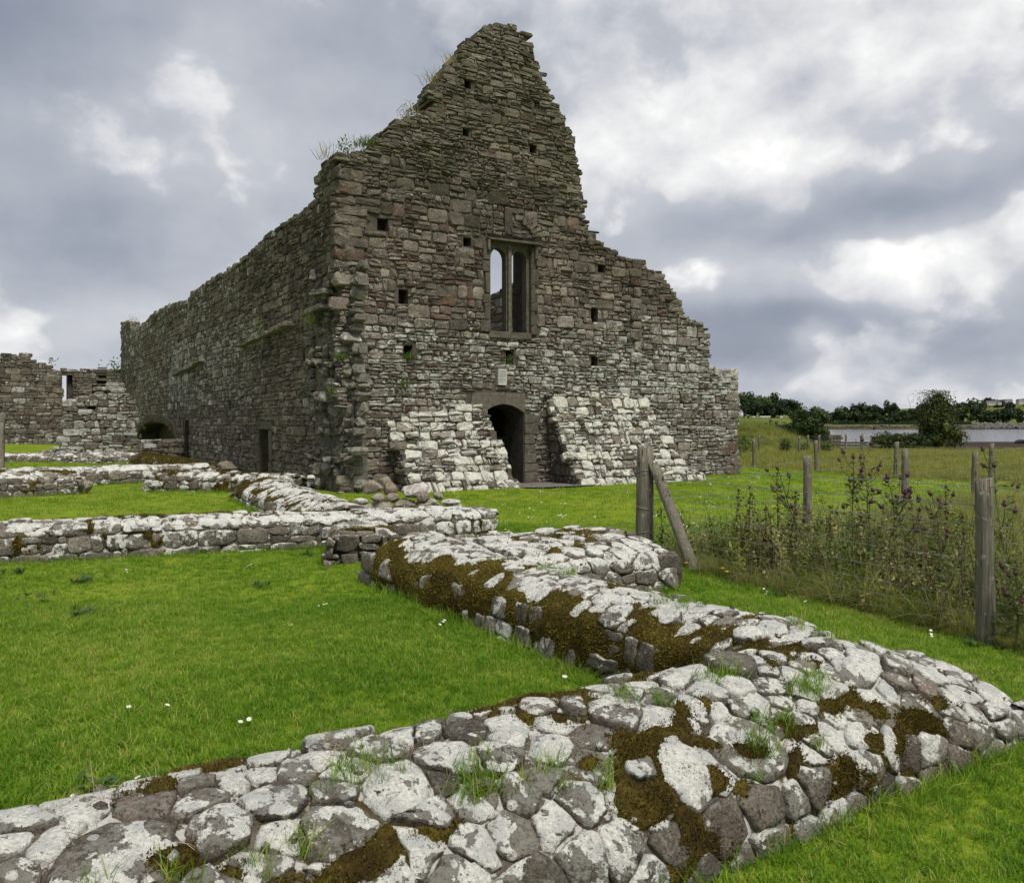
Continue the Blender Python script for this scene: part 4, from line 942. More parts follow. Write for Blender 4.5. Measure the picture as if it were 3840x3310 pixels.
V, F = cobble(np.array(rect(-.35, .30, 0, .33)), .06, np.random.default_rng(8), 22, gap=.0, back=-.3, rnd=1, lump=.012, tilt=.03)[:2]
obj('end_stone', map_plane(gs(5.58, 6.75), SV, GV)(V), F, M_LOW, WP.root, (.3, .40, .5, .1), True)
WL = LowWall('long white-topped low wall with moss patches behind the lawn', (-8.76, 8.73), (-.42, 11.74), .76, .37, .43, 104, coursed=True, cell=.29, res=14, lich=.60)
WS = LowWall('mossy stub projecting forward from the long low wall', (-1.70, 9.42), (-1.96, 10.7), .74, .33, .36, 105, coursed=True, cell=.26, res=14, lich=.46, skip=[WL.inner])
WK = LowWall('low wall capped with overlapping white flagstones running back to the church', (-2.45, 12.1), (-5.25, 17.5), 1.15, .26, .42, 106, coursed=True, cell=.27, res=14, lich=.66, ani=1.3, skip=[WL.inner], ends=(False, True))
WJ = LowWall('squared low wall of two courses before the small side door', (-8.25, 19.65), (-5.0, 18.9), .78, .38, .46, 107, coursed=True, cell=.36, res=12, lich=.55, skip=[WK.inner])
WH = LowWall('ragged low wall end with grassy top near the picture edge', (-13.2, 16.2), (-10.05, 18.95), .9, .40, .50, 108, coursed=True, cell=.34, res=12, lich=.56)
WI = LowWall('low boundary wall of rounded pale stones beyond the ragged wall end', (-14.4, 18.9), (-8.7, 23.4), .8, .36, .44, 109, coursed=True, cell=.36, res=12, lich=.58, skip=[WH.inner])
WT = LowWall('sunken wall wholly grown over with brown moss below the pointed door', (-9.0, 24.2), (-14.9, 33.2), .95, .26, .36, 110, cell=.45, res=10, lich=.25)
WQ = LowWall('thin low wall in front of the tall ruined stub', (-22.5, 31.0), (-14.6, 32.6), .8, .36, .44, 111, coursed=True, cell=.42, res=10, lich=.5)
# moss and turf on them
band = lambda c, w: (lambda t: 1 - ((t - c) / w) ** 2)
def m_M(l, t):      # t runs from the right side (towards the fence) over the top to the lawn side
    tl = WM.T - t
    return np.maximum(.85 - np.abs(tl - .33) / .26, -.7) + .10 + .08 * np.sin(l * 2.1 + 1) - .5 * (l < .35) - .25 * np.exp(-((l - 2.3) / .2) ** 2) + .38 * np.exp(-((l - 1.3) / .6) ** 2 - ((tl - .62) / .25) ** 2)
WM.moss(m_M, 1, hgt=.024, res=.016, fuzz=9000, blade=(.008, .020))
M_SOIL = mortar_mat('wall_top_soil', (.030, .020, .012), (.085, .058, .034))
SPOTS = [(2.17, .47, .15, .11, .75), (2.46, .36, .13, .10, .7), (3.12, .25, .12, .10, .5), (4.65, .22, .26, .13, .7), (5.05, .48, .2, .13, .65), (5.35, .26, .22, .15, .7), (4.4, 1.0, .35, .10, .55), (5.3, .95, .4, .15, .6), (1.1, .82, .5, .15, .6), (3.7, .55, .10, .08, .55), (4.05, .75, .12, .07, .5)]
WN.moss(lambda l, t: -.60 + sum(k * np.exp(-((l - a) / c) ** 2 - ((t - b) / d) ** 2) for a, b, c, d, k in SPOTS), 2, hgt=.032, res=.014, fuzz=4500, blade=(.007, .018))
WN.moss(lambda l, t: -.42 + .5 * np.exp(-((l - 2.75) / .25) ** 2 - ((t - .45) / .16) ** 2) + .5 * np.exp(-((l - 1.2) / .45) ** 2 - ((t - .95) / .2) ** 2) + .45 * np.exp(-((l - 4.6) / .3) ** 2 - ((t - .22) / .2) ** 2) + .5 * np.exp(-((l - 5.3) / .45) ** 2 - ((t - .85) / .25) ** 2) + .35 * np.exp(-((l - 5.2) / .3) ** 2 - ((t - .3) / .2) ** 2) + .35 * np.exp(-((l - 3.2) / .2) ** 2 - ((t - .45) / .12) ** 2), 2, hgt=.032, res=.015, fuzz=4500, blade=(.007, .018))
WL.moss(lambda l, t: -.40 + .35 * np.exp(-((t - .32) / .16) ** 2) * (np.sin(l * 1.9 + .4) > .1) + .35 * np.exp(-((l - 6.3) / .5) ** 2) + .30 * np.exp(-((l - 8.3) / .5) ** 2 - ((t - .3) / .2) ** 2) + .22 * (np.abs(t - WL.T + .5) < .12), 3, hgt=.03, res=.024, fuzz=2200, blade=(.015, .03))
WS.moss(lambda l, t: .0 - .35 * (t > .45), 4, hgt=.03, res=.022, fuzz=2500, blade=(.015, .03))
WK.moss(lambda l, t: -.36 + .42 * np.exp(-((t - WK.T + .42) / .2) ** 2) + .2 * (l > 4.6), 5, hgt=.03, res=.028, fuzz=1500, blade=(.015, .03))
WT.moss(lambda l, t: .35 + 0 * l, 6, hgt=.07, res=.05, fuzz=2500, blade=(.03, .05))
WP.moss(lambda l, t: -.42 + .22 * np.exp(-((t - WP.T * .5) / .3) ** 2), 7, hgt=.03, res=.024, fuzz=1200)
WJ.moss(lambda l, t: -.3 + .3 * np.exp(-((t - WJ.T * .5) / .25) ** 2) * (l < 1.6), 8, hgt=.05, res=.035, fuzz=900, blade=(.02, .035))
WH.moss(lambda l, t: -.3 + .3 * np.exp(-((t - WH.T * .5) / .3) ** 2), 9, hgt=.05, res=.035, fuzz=900, blade=(.02, .035))

# ------------------------------------------------------------------ ruined ranges on the left
def sight_plane(px, Yd):
    P = np.array(((px - 1920) / FPX * Yd, Yd, 0.0)); sp = float(SV @ P); g0 = float(GV @ P)
    def to(px_, py_):
        d = np.array(((px_ - 1920) / FPX, 1.0, (HZ - py_) / FPX)); k = sp / float(SV[:2] @ d[:2]); return float(GV[:2] @ d[:2]) * k - g0, EYE + d[2] * k
    return to, map_plane(P, GV, -SV)
def ruin(label, px, Yd, outline, holes=(), blind=(), seed=1, rows=((.22, .4), (.35, .75), (.5, .4, .1)), thick=.8, lich=.55, limit=200, name='ruin_wall', tops=None, cat='ruin'):
    to, mp = sight_plane(px, Yd); O = [to(*p) for p in outline]; r = np.random.default_rng(seed)
    H = [(to(a, d)[0], to(b, d)[0], to(a, d)[1], to(a, c)[1]) for (a, b, c, d) in holes]; B = [(to(a, d)[0], to(b, d)[0], to(a, d)[1], to(a, c)[1]) for (a, b, c, d) in blind]
    P = mp(np.array([[0, 0, 0.0]]))[0]; root = thing(name, label, cat, tuple(P), 'ruined ranges beyond the low walls'); root['kind'] = 'thing'
    c_ = inset(O, .12)
    V1, F1 = slab(c_, [rect(*h) for h in H + B], mp, -.4, -.012, True, False); V2, F2 = slab(c_, [rect(*h) for h in H], mp, -thick, -.4, True, True)
    mb = MB(); mb.add(V1, F1); mb.add(V2, F2); mb.build('wall_core', M_MORTAR, root)
    tint = lambda u, v, r: (float(np.clip(.5 + r.normal(0, .2), 0, .85)), float(np.clip(lich + .16 * r.normal(), 0, 1)), float(np.clip(.5 + .18 * r.normal(), .1, 1)), .12)
    ms = Masonry(); us = [o[0] for o in O]; vs = [o[1] for o in O]
    lay(ms, rubble(min(us) - .1, max(us) + .1, min(vs), max(vs) + .1, r, lambda v: rows), mp, r, tint, O, H + B, (.01, .07), nrm=-SV)
    if tops: edge_caps(ms, [to(*p) for p in tops], mp, r, tint, thick * .7, 2, lambda p: 1 if p[0] < np.mean(us) else -1, nrm=-SV, hr=(.1, .2), lr=(.3, .6))
    ms.build(root, M_CHURCH, limit); u0, u1 = min(us), max(us)
    a = mp(np.array([[u0, 0, -thick / 2], [u1, 0, -thick / 2]])); FOOT.append(foot_rect(a[0], a[1], thick)); return root
ruin('tall rounded-topped ruin wall at the left edge of the picture', 230, 48, [(-160, 1670), (245, 1670), (240, 1545), (236, 1522), (231, 1467), (229, 1408), (208, 1385), (184, 1366), (146, 1356), (104, 1333), (83, 1326), (63, 1335), (21, 1331), (0, 1342), (-160, 1400)], seed=41, lich=.47, tops=[(0, 1342), (21, 1331), (63, 1335), (83, 1326), (104, 1333), (146, 1356), (184, 1366), (208, 1385), (229, 1408), (231, 1467)])
ruin('ruined range with open window holes against the sky beside the nave end', 340, 52.5, [(212, 1580), (480, 1580), (480, 1376), (430, 1378), (360, 1379), (330, 1385), (215, 1385)], holes=[(233, 252, 1406, 1500), (366, 377, 1455, 1482)], blind=[(253, 272, 1406, 1500), (346, 366, 1445, 1484), (377, 412, 1445, 1484), (370, 398, 1408, 1417), (364, 400, 1427, 1438)], seed=42, rows=((.24, .4), (.4, .8), (.45, .45, .1)), lich=.46, limit=120)
ruin('pale broken cross wall rising to a hump in front of the nave wall', 350, 34, [(176, 1738), (488, 1738), (492, 1710), (490, 1630), (512, 1588), (514, 1543), (497, 1543), (495, 1467), (480, 1467), (462, 1444), (417, 1453), (393, 1470), (382, 1481), (330, 1489), (271, 1495), (243, 1515), (240, 1543), (250, 1585), (236, 1592), (222, 1658), (208, 1679), (184, 1679), (174, 1703)], blind=[(330, 359, 1523, 1536)], seed=43, lich=.70, rows=((.2, .34), (.26, .55), (.55, .38, .07)), tops=[(243, 1515), (271, 1495), (330, 1489), (382, 1481), (393, 1470), (417, 1453), (462, 1444), (480, 1467), (495, 1467)])
ruin('waist-high dark wall below the tomb arch', 690, 34.0, [(478, 1732), (684, 1732), (684, 1638), (500, 1642)], seed=44, lich=.50, limit=80, rows=((.16, .26), (.3, .6), (.5, .4, .1)))
ruin('low white-topped wall remnant before the rounded ruin', 130, 47, [(18, 1688), (136, 1690), (134, 1650), (118, 1638), (22, 1634)], seed=45, lich=.6, limit=40, rows=((.2, .3), (.3, .6), (.8, .2, 0)))
ruin('stumpy wall pier between the rounded ruin and the pale cross wall', 205, 44, [(176, 1678), (232, 1678), (232, 1612), (182, 1614)], seed=46, lich=.58, limit=40, rows=((.2, .3), (.3, .5), (.8, .2, 0)))

# ------------------------------------------------------------------ loose stones
def rock(label, c, r, seed, tint=None, group=None, name='loose_stone', rot=0.0):
    rng = np.random.default_rng(seed); V, F = rock_geo(rng, r, 2); ca, sa = math.cos(rot), math.sin(rot); V[:, :2] = V[:, :2] @ np.array([[ca, sa], [-sa, ca]])
    t = thing(name, label, 'stone', (c[0], c[1], c[2] - r[2]), group) if False else None
    o = obj(name, V + np.array(c), F, M_ROCK, None, tint or (rng.uniform(0, 1), .45, .5, 0), False); return tag(o, label, 'stone', group)
PILE = 'loose stones heaped on the low wall'
def pil(px, py, Yd): return np.array(((px - 1920) / FPX * Yd, Yd, EYE - (py - HZ) / FPX * Yd))
for i, (lb, px, py, Yd, r, t, rot) in enumerate([
        ('rounded brown boulder topping the stone heap, split by shadow', 1398, 1828, 12.55, (.19, .16, .13), (.1, .3, .6, 0), .2),
        ('tan boulder leaning at the middle of the stone heap', 1462, 1830, 12.7, (.15, .14, .14), (.0, .2, .55, 0), .5),
        ('small pale brown stone low in the heap beside the mossy tuft', 1415, 1868, 12.2, (.13, .12, .10), (.3, .3, .65, 0), 1),
        ('angular tan stone at the foot of the heap', 1472, 1868, 12.15, (.11, .12, .10), (.05, .15, .5, 0), 2),
        ('largest white lichened stone lying long on the heap', 1560, 1838, 12.6, (.29, .16, .14), (.9, .8, .8, 0), .1),
        ('dark wedge of rock under the long white stone', 1590, 1868, 12.2, (.13, .12, .09), (.2, .2, .35, 0), 1.2),
        ('small grey brown stone at the right shoulder of the heap', 1645, 1858, 12.5, (.10, .11, .08), (.4, .4, .5, 0), .4),
        ('flat pale slab at the right end of the heap', 1690, 1882, 12.4, (.17, .14, .07), (.9, .75, .7, 0), .3),
        ('white flake of stone at the left foot of the heap', 1352, 1880, 12.5, (.13, .12, .06), (.8, .8, .8, 0), 0),
        ('buff stone tucked behind the heap between two boulders', 1440, 1812, 13.0, (.15, .14, .14), (.15, .3, .55, 0), .9)]):
    rock(lb, pil(px, py, Yd), tuple(.9 * k for k in r), 300 + i, t, PILE, rot=rot)
for i, (x, y, z, lb) in enumerate([(-2.0, 12.75, .16, 'buried base stone under the left boulders of the heap'), (-1.65, 12.65, .17, 'buried base stone under the middle of the heap'), (-1.28, 12.75, .17, 'buried base stone under the long white stone'), (-.92, 12.6, .14, 'buried base stone at the right end of the heap'), (-2.3, 12.55, .13, 'buried base stone at the left end of the heap')]):
    rock(lb, (x, y, z), (.30, .28, .28), 330 + i, (.5, .55, .5, 0), PILE)
rock('single mossy boulder lying before the small side door', (-9.05, 26.2, .16), (.42, .34, .26), 350, (.3, .45, .55, .4))
rock('flat step stone at the sill of the small side door', CORNER + SV * 5.9 - GV * .5 + np.array((0, 0, .05)), (.4, .3, .12), 351, (.6, .4, .5, .2))
rock('low flat stone half sunk near the squared wall', grd(560, 1832), (.3, .25, .10), 352, (.4, .4, .5, .1))
rock('small upright stone at the end of the ragged wall', grd(318, 1846) + np.array((0, 0, .12)), (.2, .18, .2), 353, (.6, .5, .5, .1))

# ------------------------------------------------------------------ at the doorway: gravel, gate, notice
gv = [gpl(1905, 1800)[0], gpl(2140, 1800)[0]]
pts = [(3.7, -.3), (4.35, .62), (4.3, 1.25), (4.8, 1.45), (5.6, 1.50), (6.4, 1.42), (6.1, .9), (6.0, .2), (5.9, -.02), (5.2, -.02), (5.2, -1.0), (3.8, -1.0)]
gr = np.array([CORNER + GV * a - SV * b + ZV * .03 for a, b in pts]); tag(obj('gravel_path', gr, [tuple(range(len(gr)))], M_GRAVEL), kind='structure')
gate = thing('iron_gate', 'dark iron barred gate half filling the arched doorway', 'gate', tuple(CORNER + GV * 4.5 + SV * .5))
for k in range(13):
    u = DOOR[0] + .05 + (DOOR[1] - DOOR[0] - .1) * k / 12; V, F = tube([CORNER + GV * u + SV * .55 + ZV * z for z in (.06, 1.22)], .011, 6); obj('bar', V, F, M_IRON, gate)
for z in (.12, .66, 1.2):
    V, F = box(CORNER + GV * (DOOR[0] + DOOR[1]) / 2 + SV * .55 + ZV * z, (DOOR[1] - DOOR[0]) / 2 - .01, .009, .022, GV, SV, ZV); obj('rail', V, F, M_IRON, gate)
plq = thing('notice_plaque', 'small pale rectangular notice fixed above the doorway', 'plaque', tuple(CORNER + GV * 4.40 + ZV * 2.56))
V, F = slab(rect(4.285, 4.53, 2.565, 2.975), [], map_gable, -.02, .085); obj('plate', V, F, M_SIGN, plq)
fc = bpy.data.curves.new('notice_heading', 'FONT'); fc.body = 'FÓGRA'; fc.size = .062; fc.align_x = 'CENTER'; fc.extrude = .001; fc.materials.append(M_INK)
fo = bpy.data.objects.new('heading', fc); COL.objects.link(fo); fo.parent = plq
fo.name = 'heading_curve'; p = CORNER + GV * 4.4075 - SV * .0875 + ZV * 2.895; fo.location = Vector(p - np.array(BASE[plq.name])); fo.rotation_euler = (R(90), 0, math.atan2(GV[1], GV[0]))
dg = bpy.context.evaluated_depsgraph_get(); hm = bpy.data.meshes.new_from_object(fo.evaluated_get(dg)); hm.name = 'heading'
ho = bpy.data.objects.new('heading', hm); COL.objects.link(ho); ho.parent = plq; ho.location = fo.location; ho.rotation_euler = fo.rotation_euler; bpy.data.objects.remove(fo)
mb = MB(); rq = np.random.default_rng(3)
for k in range(21):
    z = 2.868 - k * .0128
    if k in (10, 18): continue
    x = 4.302; e = 4.513 - (rq.uniform(.05, .12) if k in (9, 17, 20) else rq.uniform(0, .012))
    while x < e:
        w = min(rq.uniform(.012, .035), e - x)
        if w > .005: V, F = slab(rect(x, x + w, z, z + .0042), [], map_gable, .0855, .0868, True, False); mb.add(V, F)
        x += w + .006
mb.build('text_lines', M_INK, plq)
for (a, b) in ((4.295, 2.962), (4.52, 2.962), (4.295, 2.578), (4.52, 2.578)):
    V, F = tube([map_gable(np.array([[a, b, d]]))[0] for d in (.08, .09)], .005, 6); obj('screw', V, F, M_GATE, plq)

# ------------------------------------------------------------------ fences
def post_geo(base, top, r0, r1, rng, n=12, flat=1.0, slant=.0):
    base = np.array(base, float); top = np.array(top, float); t = np.linspace(0, 1, 9); V = []; f = sines(rng, 5, (2, 8))
    ax = top - base; ax /= np.linalg.norm(ax); a = np.cross(ax, (0, 1, 0)); a /= np.linalg.norm(a); b = np.cross(ax, a)
    for k in t:
        for i in range(n):
            th = 2 * math.pi * i / n; c_, s_ = math.cos(th), math.sin(th); m = (abs(c_) ** 4 + abs(s_) ** 4) ** -.25 * .35 + .65
            rr = (r0 + (r1 - r0) * k) * m * (1 + .06 * f(np.array([[c_ * 2, s_ * 2, k * 5]]))[0])
            p = base + (top - base) * k + a * rr * c_ + b * rr * s_ * flat
            if k == 1: p = p + ax * slant * c_ * rr
            V.append(p)
    m = len(t); F = [(j * n + i, j * n + (i + 1) % n, (j + 1) * n + (i + 1) % n, (j + 1) * n + i) for j in range(m - 1) for i in range(n)]; F.append(tuple((m - 1) * n + i for i in range(n)))
    return np.array(V), F
def sag_line(a, b, sag, n=10, rng=None, j=.0):
    a = np.array(a, float); b = np.array(b, float); t = np.linspace(0, 1, n); P = a + (b - a) * t[:, None]; P[:, 2] -= sag * 4 * t * (1 - t)
    if rng is not None: P[1:-1] += rng.normal(0, j, (n - 2, 3))
    return P
def barbed(a, b, rng, r=.0028, sag=.03):
    P = sag_line(a, b, sag, 12, rng, .004); mbw = MB(); V, F = tube(P, r, 4); mbw.add(V, F)
    L = np.linalg.norm(np.array(b) - np.array(a)); k = 0.06
    while k < L:
        t = k / L; p = np.array([np.interp(t, np.linspace(0, 1, 12), P[:, i]) for i in range(3)]); d = rng.normal(0, 1, 3); d /= np.linalg.norm(d)
        V, F = tube([p - d * .016, p + d * .016], .0022, 3); mbw.add(V, F); k += .13
    return mbw
def fence(label, posts, tops, rad, rng, strands, net=None, name='wire_fence', sag=.03, group='post and wire fences'):
    root = thing(name, label, 'fence', (posts[0][0], posts[0][1], 0), group)
    for (x, y), tz, r in zip(posts, tops, rad):
        z0 = float(ground_z(x, y)); V, F = post_geo((x, y, z0 - .1), (x + rng.normal(0, .02), y + rng.normal(0, .02), z0 + tz), r, r * .92, rng, slant=rng.uniform(-.3, .3)); obj('post', V, F, M_WOOD, root, None, True)
    for z in strands:
        mbw = MB()
        for i in range(len(posts) - 1):
            a, b = posts[i], posts[i + 1]; m = barbed((a[0], a[1], float(ground_z(*a)) + z), (b[0], b[1], float(ground_z(*b)) + z), rng, sag=sag); mbw.add(np.vstack(m.V), m.F)
        mbw.build('barbed_wire', M_WIRE, root)
    if net:
        mbw = MB(); zs, step, r = net
        for i in range(len(posts) - 1):
            a, b = np.array(posts[i]), np.array(posts[i + 1]); za, zb = float(ground_z(*a)), float(ground_z(*b)); L = np.linalg.norm(b - a)
            for z in zs: V, F = tube(sag_line((*a, za + z), (*b, zb + z), .015, 8, rng, .004), r, 3); mbw.add(V, F)
            k = step
            while k < L:
                p = a + (b - a) * k / L; zz = za + (zb - za) * k / L; j = rng.normal(0, .012, 2); V, F = tube([(p[0], p[1], zz + zs[0] - .015), (p[0] + j[0] * .5, p[1] + j[1] * .5, zz + (zs[0] + zs[-1]) / 2), (p[0] + j[0], p[1] + j[1], zz + zs[-1] - .012)], r * .8, 3); mbw.add(V, F); k += step
        mbw.build('wire_netting', M_WIRE, root)
    return root
rf = np.random.default_rng(77)
NETZ = [.10, .20, .31, .44, .59, .76]
f1 = fence('nearest wire fence with thick grey strainer post and mossy post by the picture edge', [tuple(FENCE_A), tuple(FENCE_B), (5.05, 2.75)], [1.30, 1.19, 1.2], [.108, .062, .06], rf, [.86, 1.0, 1.14], (NETZ, .16, .0019))
V, F = post_geo((FENCE_A[0] + .47, FENCE_A[1] - .66, -.1), (FENCE_A[0] + .09, FENCE_A[1] - .10, 1.13), .068, .062, rf, flat=.7, slant=1.2); o = obj('brace', V, F, M_WOOD, f1, None, True); o['label'] = 'diagonal timber brace leaning on the strainer post'
for z in (1.02, .98, .62, .3):      # wire wound round the strainer
    th = np.linspace(0, 2 * math.pi, 15); V, F = tube([(FENCE_A[0] + .115 * math.cos(t), FENCE_A[1] + .115 * math.sin(t), z + .03 * math.sin(t + z * 9)) for t in th], .003, 4); obj('wire_tie', V, F, M_WIRE, f1)
f2 = fence('wire fence running back from the strainer post beside the mown strip', [tuple(FENCE_A), tuple(FENCE_P1), tuple(FENCE_P2), tuple(FENCE_P3), (12.2, 19.5)], [1.2, 1.13, 1.14, 1.0, 1.05], [.055, .062, .062, .060, .06], rf, [.9, 1.04], ([.12, .24, .37, .52, .7], .2, .0024))
f3 = fence('far wire fence along the edge of the yellow meadow', FAR_FENCE, [1.0, 1.02, 1.03, 1.05, 1.04, 1.0], [.065] * 6, rf, [.8, .95], ([.15, .3, .45, .62], .3, .0022))
p4 = [grd(2690, 1704), grd(2802, 1698), grd(2890, 1690), grd(2922, 1704), grd(2972, 1692), grd(3020, 1703), grd(3062, 1690)]
p4 = [(float(q[0]), float(q[1])) for q in p4]; p4.sort()
f4 = fence('farthest small wire fence before the grassy mound', [(10.0, 44.5), (12.0, 43.6), (13.6, 45.5), (14.4, 41.5), (16.2, 45.2), (15.6, 42.0), (18.4, 43.5)], [.95] * 7, [.06] * 7, rf, [.7, .9], None)
for (px, py, Yd, hh) in [(3172, 1693, 45, 1.0), (3234, 1690, 46, 1.0)]:
    x, y = (px - 1920) / FPX * Yd, Yd; z = float(ground_z(x, y)); V, F = post_geo((x, y, z - .1), (x, y, z + hh), .06, .055, rf)
    tag(obj('fence_post', V, F, M_WOOD, None, None, True), 'lone fence post standing before the field gate' if px < 3200 else 'lone fence post by the right gate pillar', 'post', 'lone posts by the field gate')
for (px, tp, bt, Yd, lb) in [(3795, 1680, 1712, 50, 'weathered stake above the seaweed shore'), (3670, 1682, 1700, 52, 'dark stake by the brown foreshore')]:
    x, y = (px - 1920) / FPX * Yd, Yd; z = float(ground_z(x, y)); V, F = post_geo((x, y, z - .1), (x, y, EYE - (tp - HZ) / FPX * Yd), .06, .055, rf)
    tag(obj('fence_post', V, F, M_WOOD, None, None, True), lb, 'post', 'stakes along the foreshore')
# timber posts at the left edge of the picture
lp = thing('timber_gatepost', 'weathered timber post with strut at the left picture edge', 'post', (-13.1, 21.0, 0))
V, F = post_geo((-13.02, 21.0, -.1), (-13.0, 21.0, 1.85), .11, .10, rf); obj('post', V, F, M_WOOD, lp, None, True)
V, F = post_geo((-12.78, 20.7, -.1), (-12.92, 20.9, 1.6), .07, .06, rf); obj('strut', V, F, M_WOOD, lp, None, True)
# field gate between stone pillars, kissing gate
def at_y(px, Yd): return np.array(((px - 1920) / FPX * Yd, Yd, 0.0))
GY = 54.0
for (px, lb) in ((3128, 'square stone gate pillar beside the kissing gate'), (3292, 'square stone gate pillar half hidden by the bramble')):
    c = at_y(px, GY); z = float(ground_z(c[0], c[1])); root = thing('gate_pillar', lb, 'pillar', (c[0], c[1], z), 'stone pillars of the field gate')
    ms = Masonry(); r = np.random.default_rng(int(px)); V, F = box(c + (0, 0, z + .55), .30, .30, .62); obj('pillar_core', V, F, M_MORTAR, root)
    for (nn, aa_) in ((np.array((0, -1.0, 0)), np.array((1.0, 0, 0))), (np.array((-1.0, 0, 0)), np.array((0, -1.0, 0)))):
        mp = map_plane(c + nn * .31 + np.array((0, 0, z - .1)), aa_, nn)
        lay(ms, rubble(-.33, .33, 0, 1.22, r, lambda v: ((.14, .26), (.2, .45), (.7, .3, 0))), mp, r, lambda u, v, r: (r.uniform(.2, .7), .5, .5, .1), rect(-.34, .34, -.1, 1.25), (), (.01, .04), nrm=nn)
    ms.build(root, M_CHURCH, 14); V, F = box(c + (0, 0, z + 1.19), .36, .36, .05); obj('cap', V, F, M_CHURCH, root, (.5, .6, .6, .1))
a, b = at_y(3150, GY), at_y(3270, GY); z = float(ground_z(*((a + b) / 2)[:2])); gt = thing('field_gate', 'grey tubular steel field gate between two stone pillars', 'gate', (float(a[0]), GY, z))
for k in range(6): zz = z + .12 + k * .185; V, F = tube([(a[0], GY, zz), (b[0], GY, zz)], .022, 6); obj('bar', V, F, M_GATE, gt)
for t in (0, .5, 1): x = a[0] + (b[0] - a[0]) * t; V, F = tube([(x, GY, z + .1), (x, GY, z + 1.08)], .022, 6); obj('upright', V, F, M_GATE, gt)
kg = thing('kissing_gate', 'dark railed kissing gate left of the stone pillars', 'gate', tuple(at_y(3070, GY - 1)))
x0, x1 = at_y(3052, GY - 1)[0], at_y(3103, GY - 1)[0]; z = float(ground_z(x0, GY - 1))
for k in range(6): zz = z + .12 + k * .19; V, F = tube([(x0, GY - 1, zz), (x1, GY - 1, zz)], .02, 5); obj('bar', V, F, M_IRON, kg)
for t in (0, .33, .66, 1): x = x0 + (x1 - x0) * t; V, F = tube([(x, GY - 1, z), (x, GY - 1, z + 1.15)], .025, 5); obj('upright', V, F, M_IRON, kg)

# ------------------------------------------------------------------ grass: tufts set out over the ground
def tuft(name, rng, n, h, w, rad, lean, mat, seg=3, droop=.5):
    V = []; F = []
    for _ in range(n):
        a = rng.uniform(0, 6.28); rr = rad * math.sqrt(rng.random()); b = np.array((rr * math.cos(a), rr * math.sin(a), -.005)); hh = rng.uniform(*h); la = rng.uniform(0, 6.28); ld = np.array((math.cos(la), math.sin(la), 0)); le = rng.uniform(*lean) * hh; ww = rng.uniform(*w) * .5
        sd = np.array((-ld[1], ld[0], 0)); sd = sd * math.cos(.6) + ld * math.sin(rng.uniform(-.6, .6)); k0 = len(V)
        for i in range(seg):
            t = i / seg; p = b + ld * le * t ** 1.8 + ZV * hh * (t - droop * (le / hh) * t * t * .6); q = ww * (1 - t ** 2 * .7); V += [p - sd * q, p + sd * q]
        V.append(b + ld * le + ZV * hh * (1 - droop * (le / hh) * .6))
        for i in range(seg - 1): F.append((k0 + 2 * i, k0 + 2 * i + 1, k0 + 2 * i + 3, k0 + 2 * i + 2))
        F.append((k0 + 2 * seg - 2, k0 + 2 * seg - 1, k0 + 2 * seg))
    return bpy.data.objects.new(name, mesh_data(name, V, F, mat))
def scatter(name, P, rot, scl, idx, protos, label=None):
    """thousands of tufts as one object of kind stuff"""
    me = bpy.data.meshes.new(name); me.vertices.add(len(P)); me.vertices.foreach_set('co', np.asarray(P, np.float32).ravel())
    at = me.attributes.new('rot', 'FLOAT_VECTOR', 'POINT'); at.data.foreach_set('vector', np.asarray(rot, np.float32).ravel())
    at = me.attributes.new('scl', 'FLOAT', 'POINT'); at.data.foreach_set('value', np.asarray(scl, np.float32))
    at = me.attributes.new('idx', 'INT', 'POINT'); at.data.foreach_set('value', np.asarray(idx, np.int32))
    o = bpy.data.objects.new(name, me); COL.objects.link(o); o['kind'] = 'stuff'
    if label: o['label'] = label
    ng = bpy.data.node_groups.new(name + '_scatter', 'GeometryNodeTree'); ng.interface.new_socket('Geometry', in_out='INPUT', socket_type='NodeSocketGeometry'); ng.interface.new_socket('Geometry', in_out='OUTPUT', socket_type='NodeSocketGeometry')
    gi = ng.nodes.new('NodeGroupInput'); go = ng.nodes.new('NodeGroupOutput'); jn = ng.nodes.new('GeometryNodeJoinGeometry')
    for pr in protos:
        oi = ng.nodes.new('GeometryNodeObjectInfo'); oi.inputs['Object'].default_value = pr; oi.inputs['As Instance'].default_value = True; ng.links.new(oi.outputs['Geometry'], jn.inputs[0])
    ip = ng.nodes.new('GeometryNodeInstanceOnPoints'); ng.links.new(gi.outputs[0], ip.inputs['Points']); ng.links.new(jn.outputs[0], ip.inputs['Instance']); ip.inputs['Pick Instance'].default_value = True
    def named(t, nm): n = ng.nodes.new('GeometryNodeInputNamedAttribute'); n.data_type = t; n.inputs['Name'].default_value = nm; return n.outputs[0]
    e2r = ng.nodes.new('FunctionNodeEulerToRotation'); ng.links.new(named('FLOAT_VECTOR', 'rot'), e2r.inputs[0]); ng.links.new(e2r.outputs[0], ip.inputs['Rotation'])
    ng.links.new(named('INT', 'idx'), ip.inputs['Instance Index']); ng.links.new(named('FLOAT', 'scl'), ip.inputs['Scale']); ng.links.new(ip.outputs[0], go.inputs[0])
    md = o.modifiers.new('scatter', 'NODES'); md.node_group = ng; return o
rg = np.random.default_rng(500)
CHURCH_FOOT = [tuple((CORNER + GV * a + SV * b)[:2]) for a, b in ((0, 0), (GW, 0), (GW, 40), (0, 40))]
BUTT_FOOT = [[tuple((CORNER + GV * a - SV * b)[:2]) for a, b in ((1.4, -.5), (1.5, .95), (4.25, 1.0), (3.9, -.5))], [tuple((CORNER + GV * a - SV * b)[:2]) for a, b in ((5.8, -.5), (6.0, 1.2), (10.2, 1.2), (9.2, -.5))]]
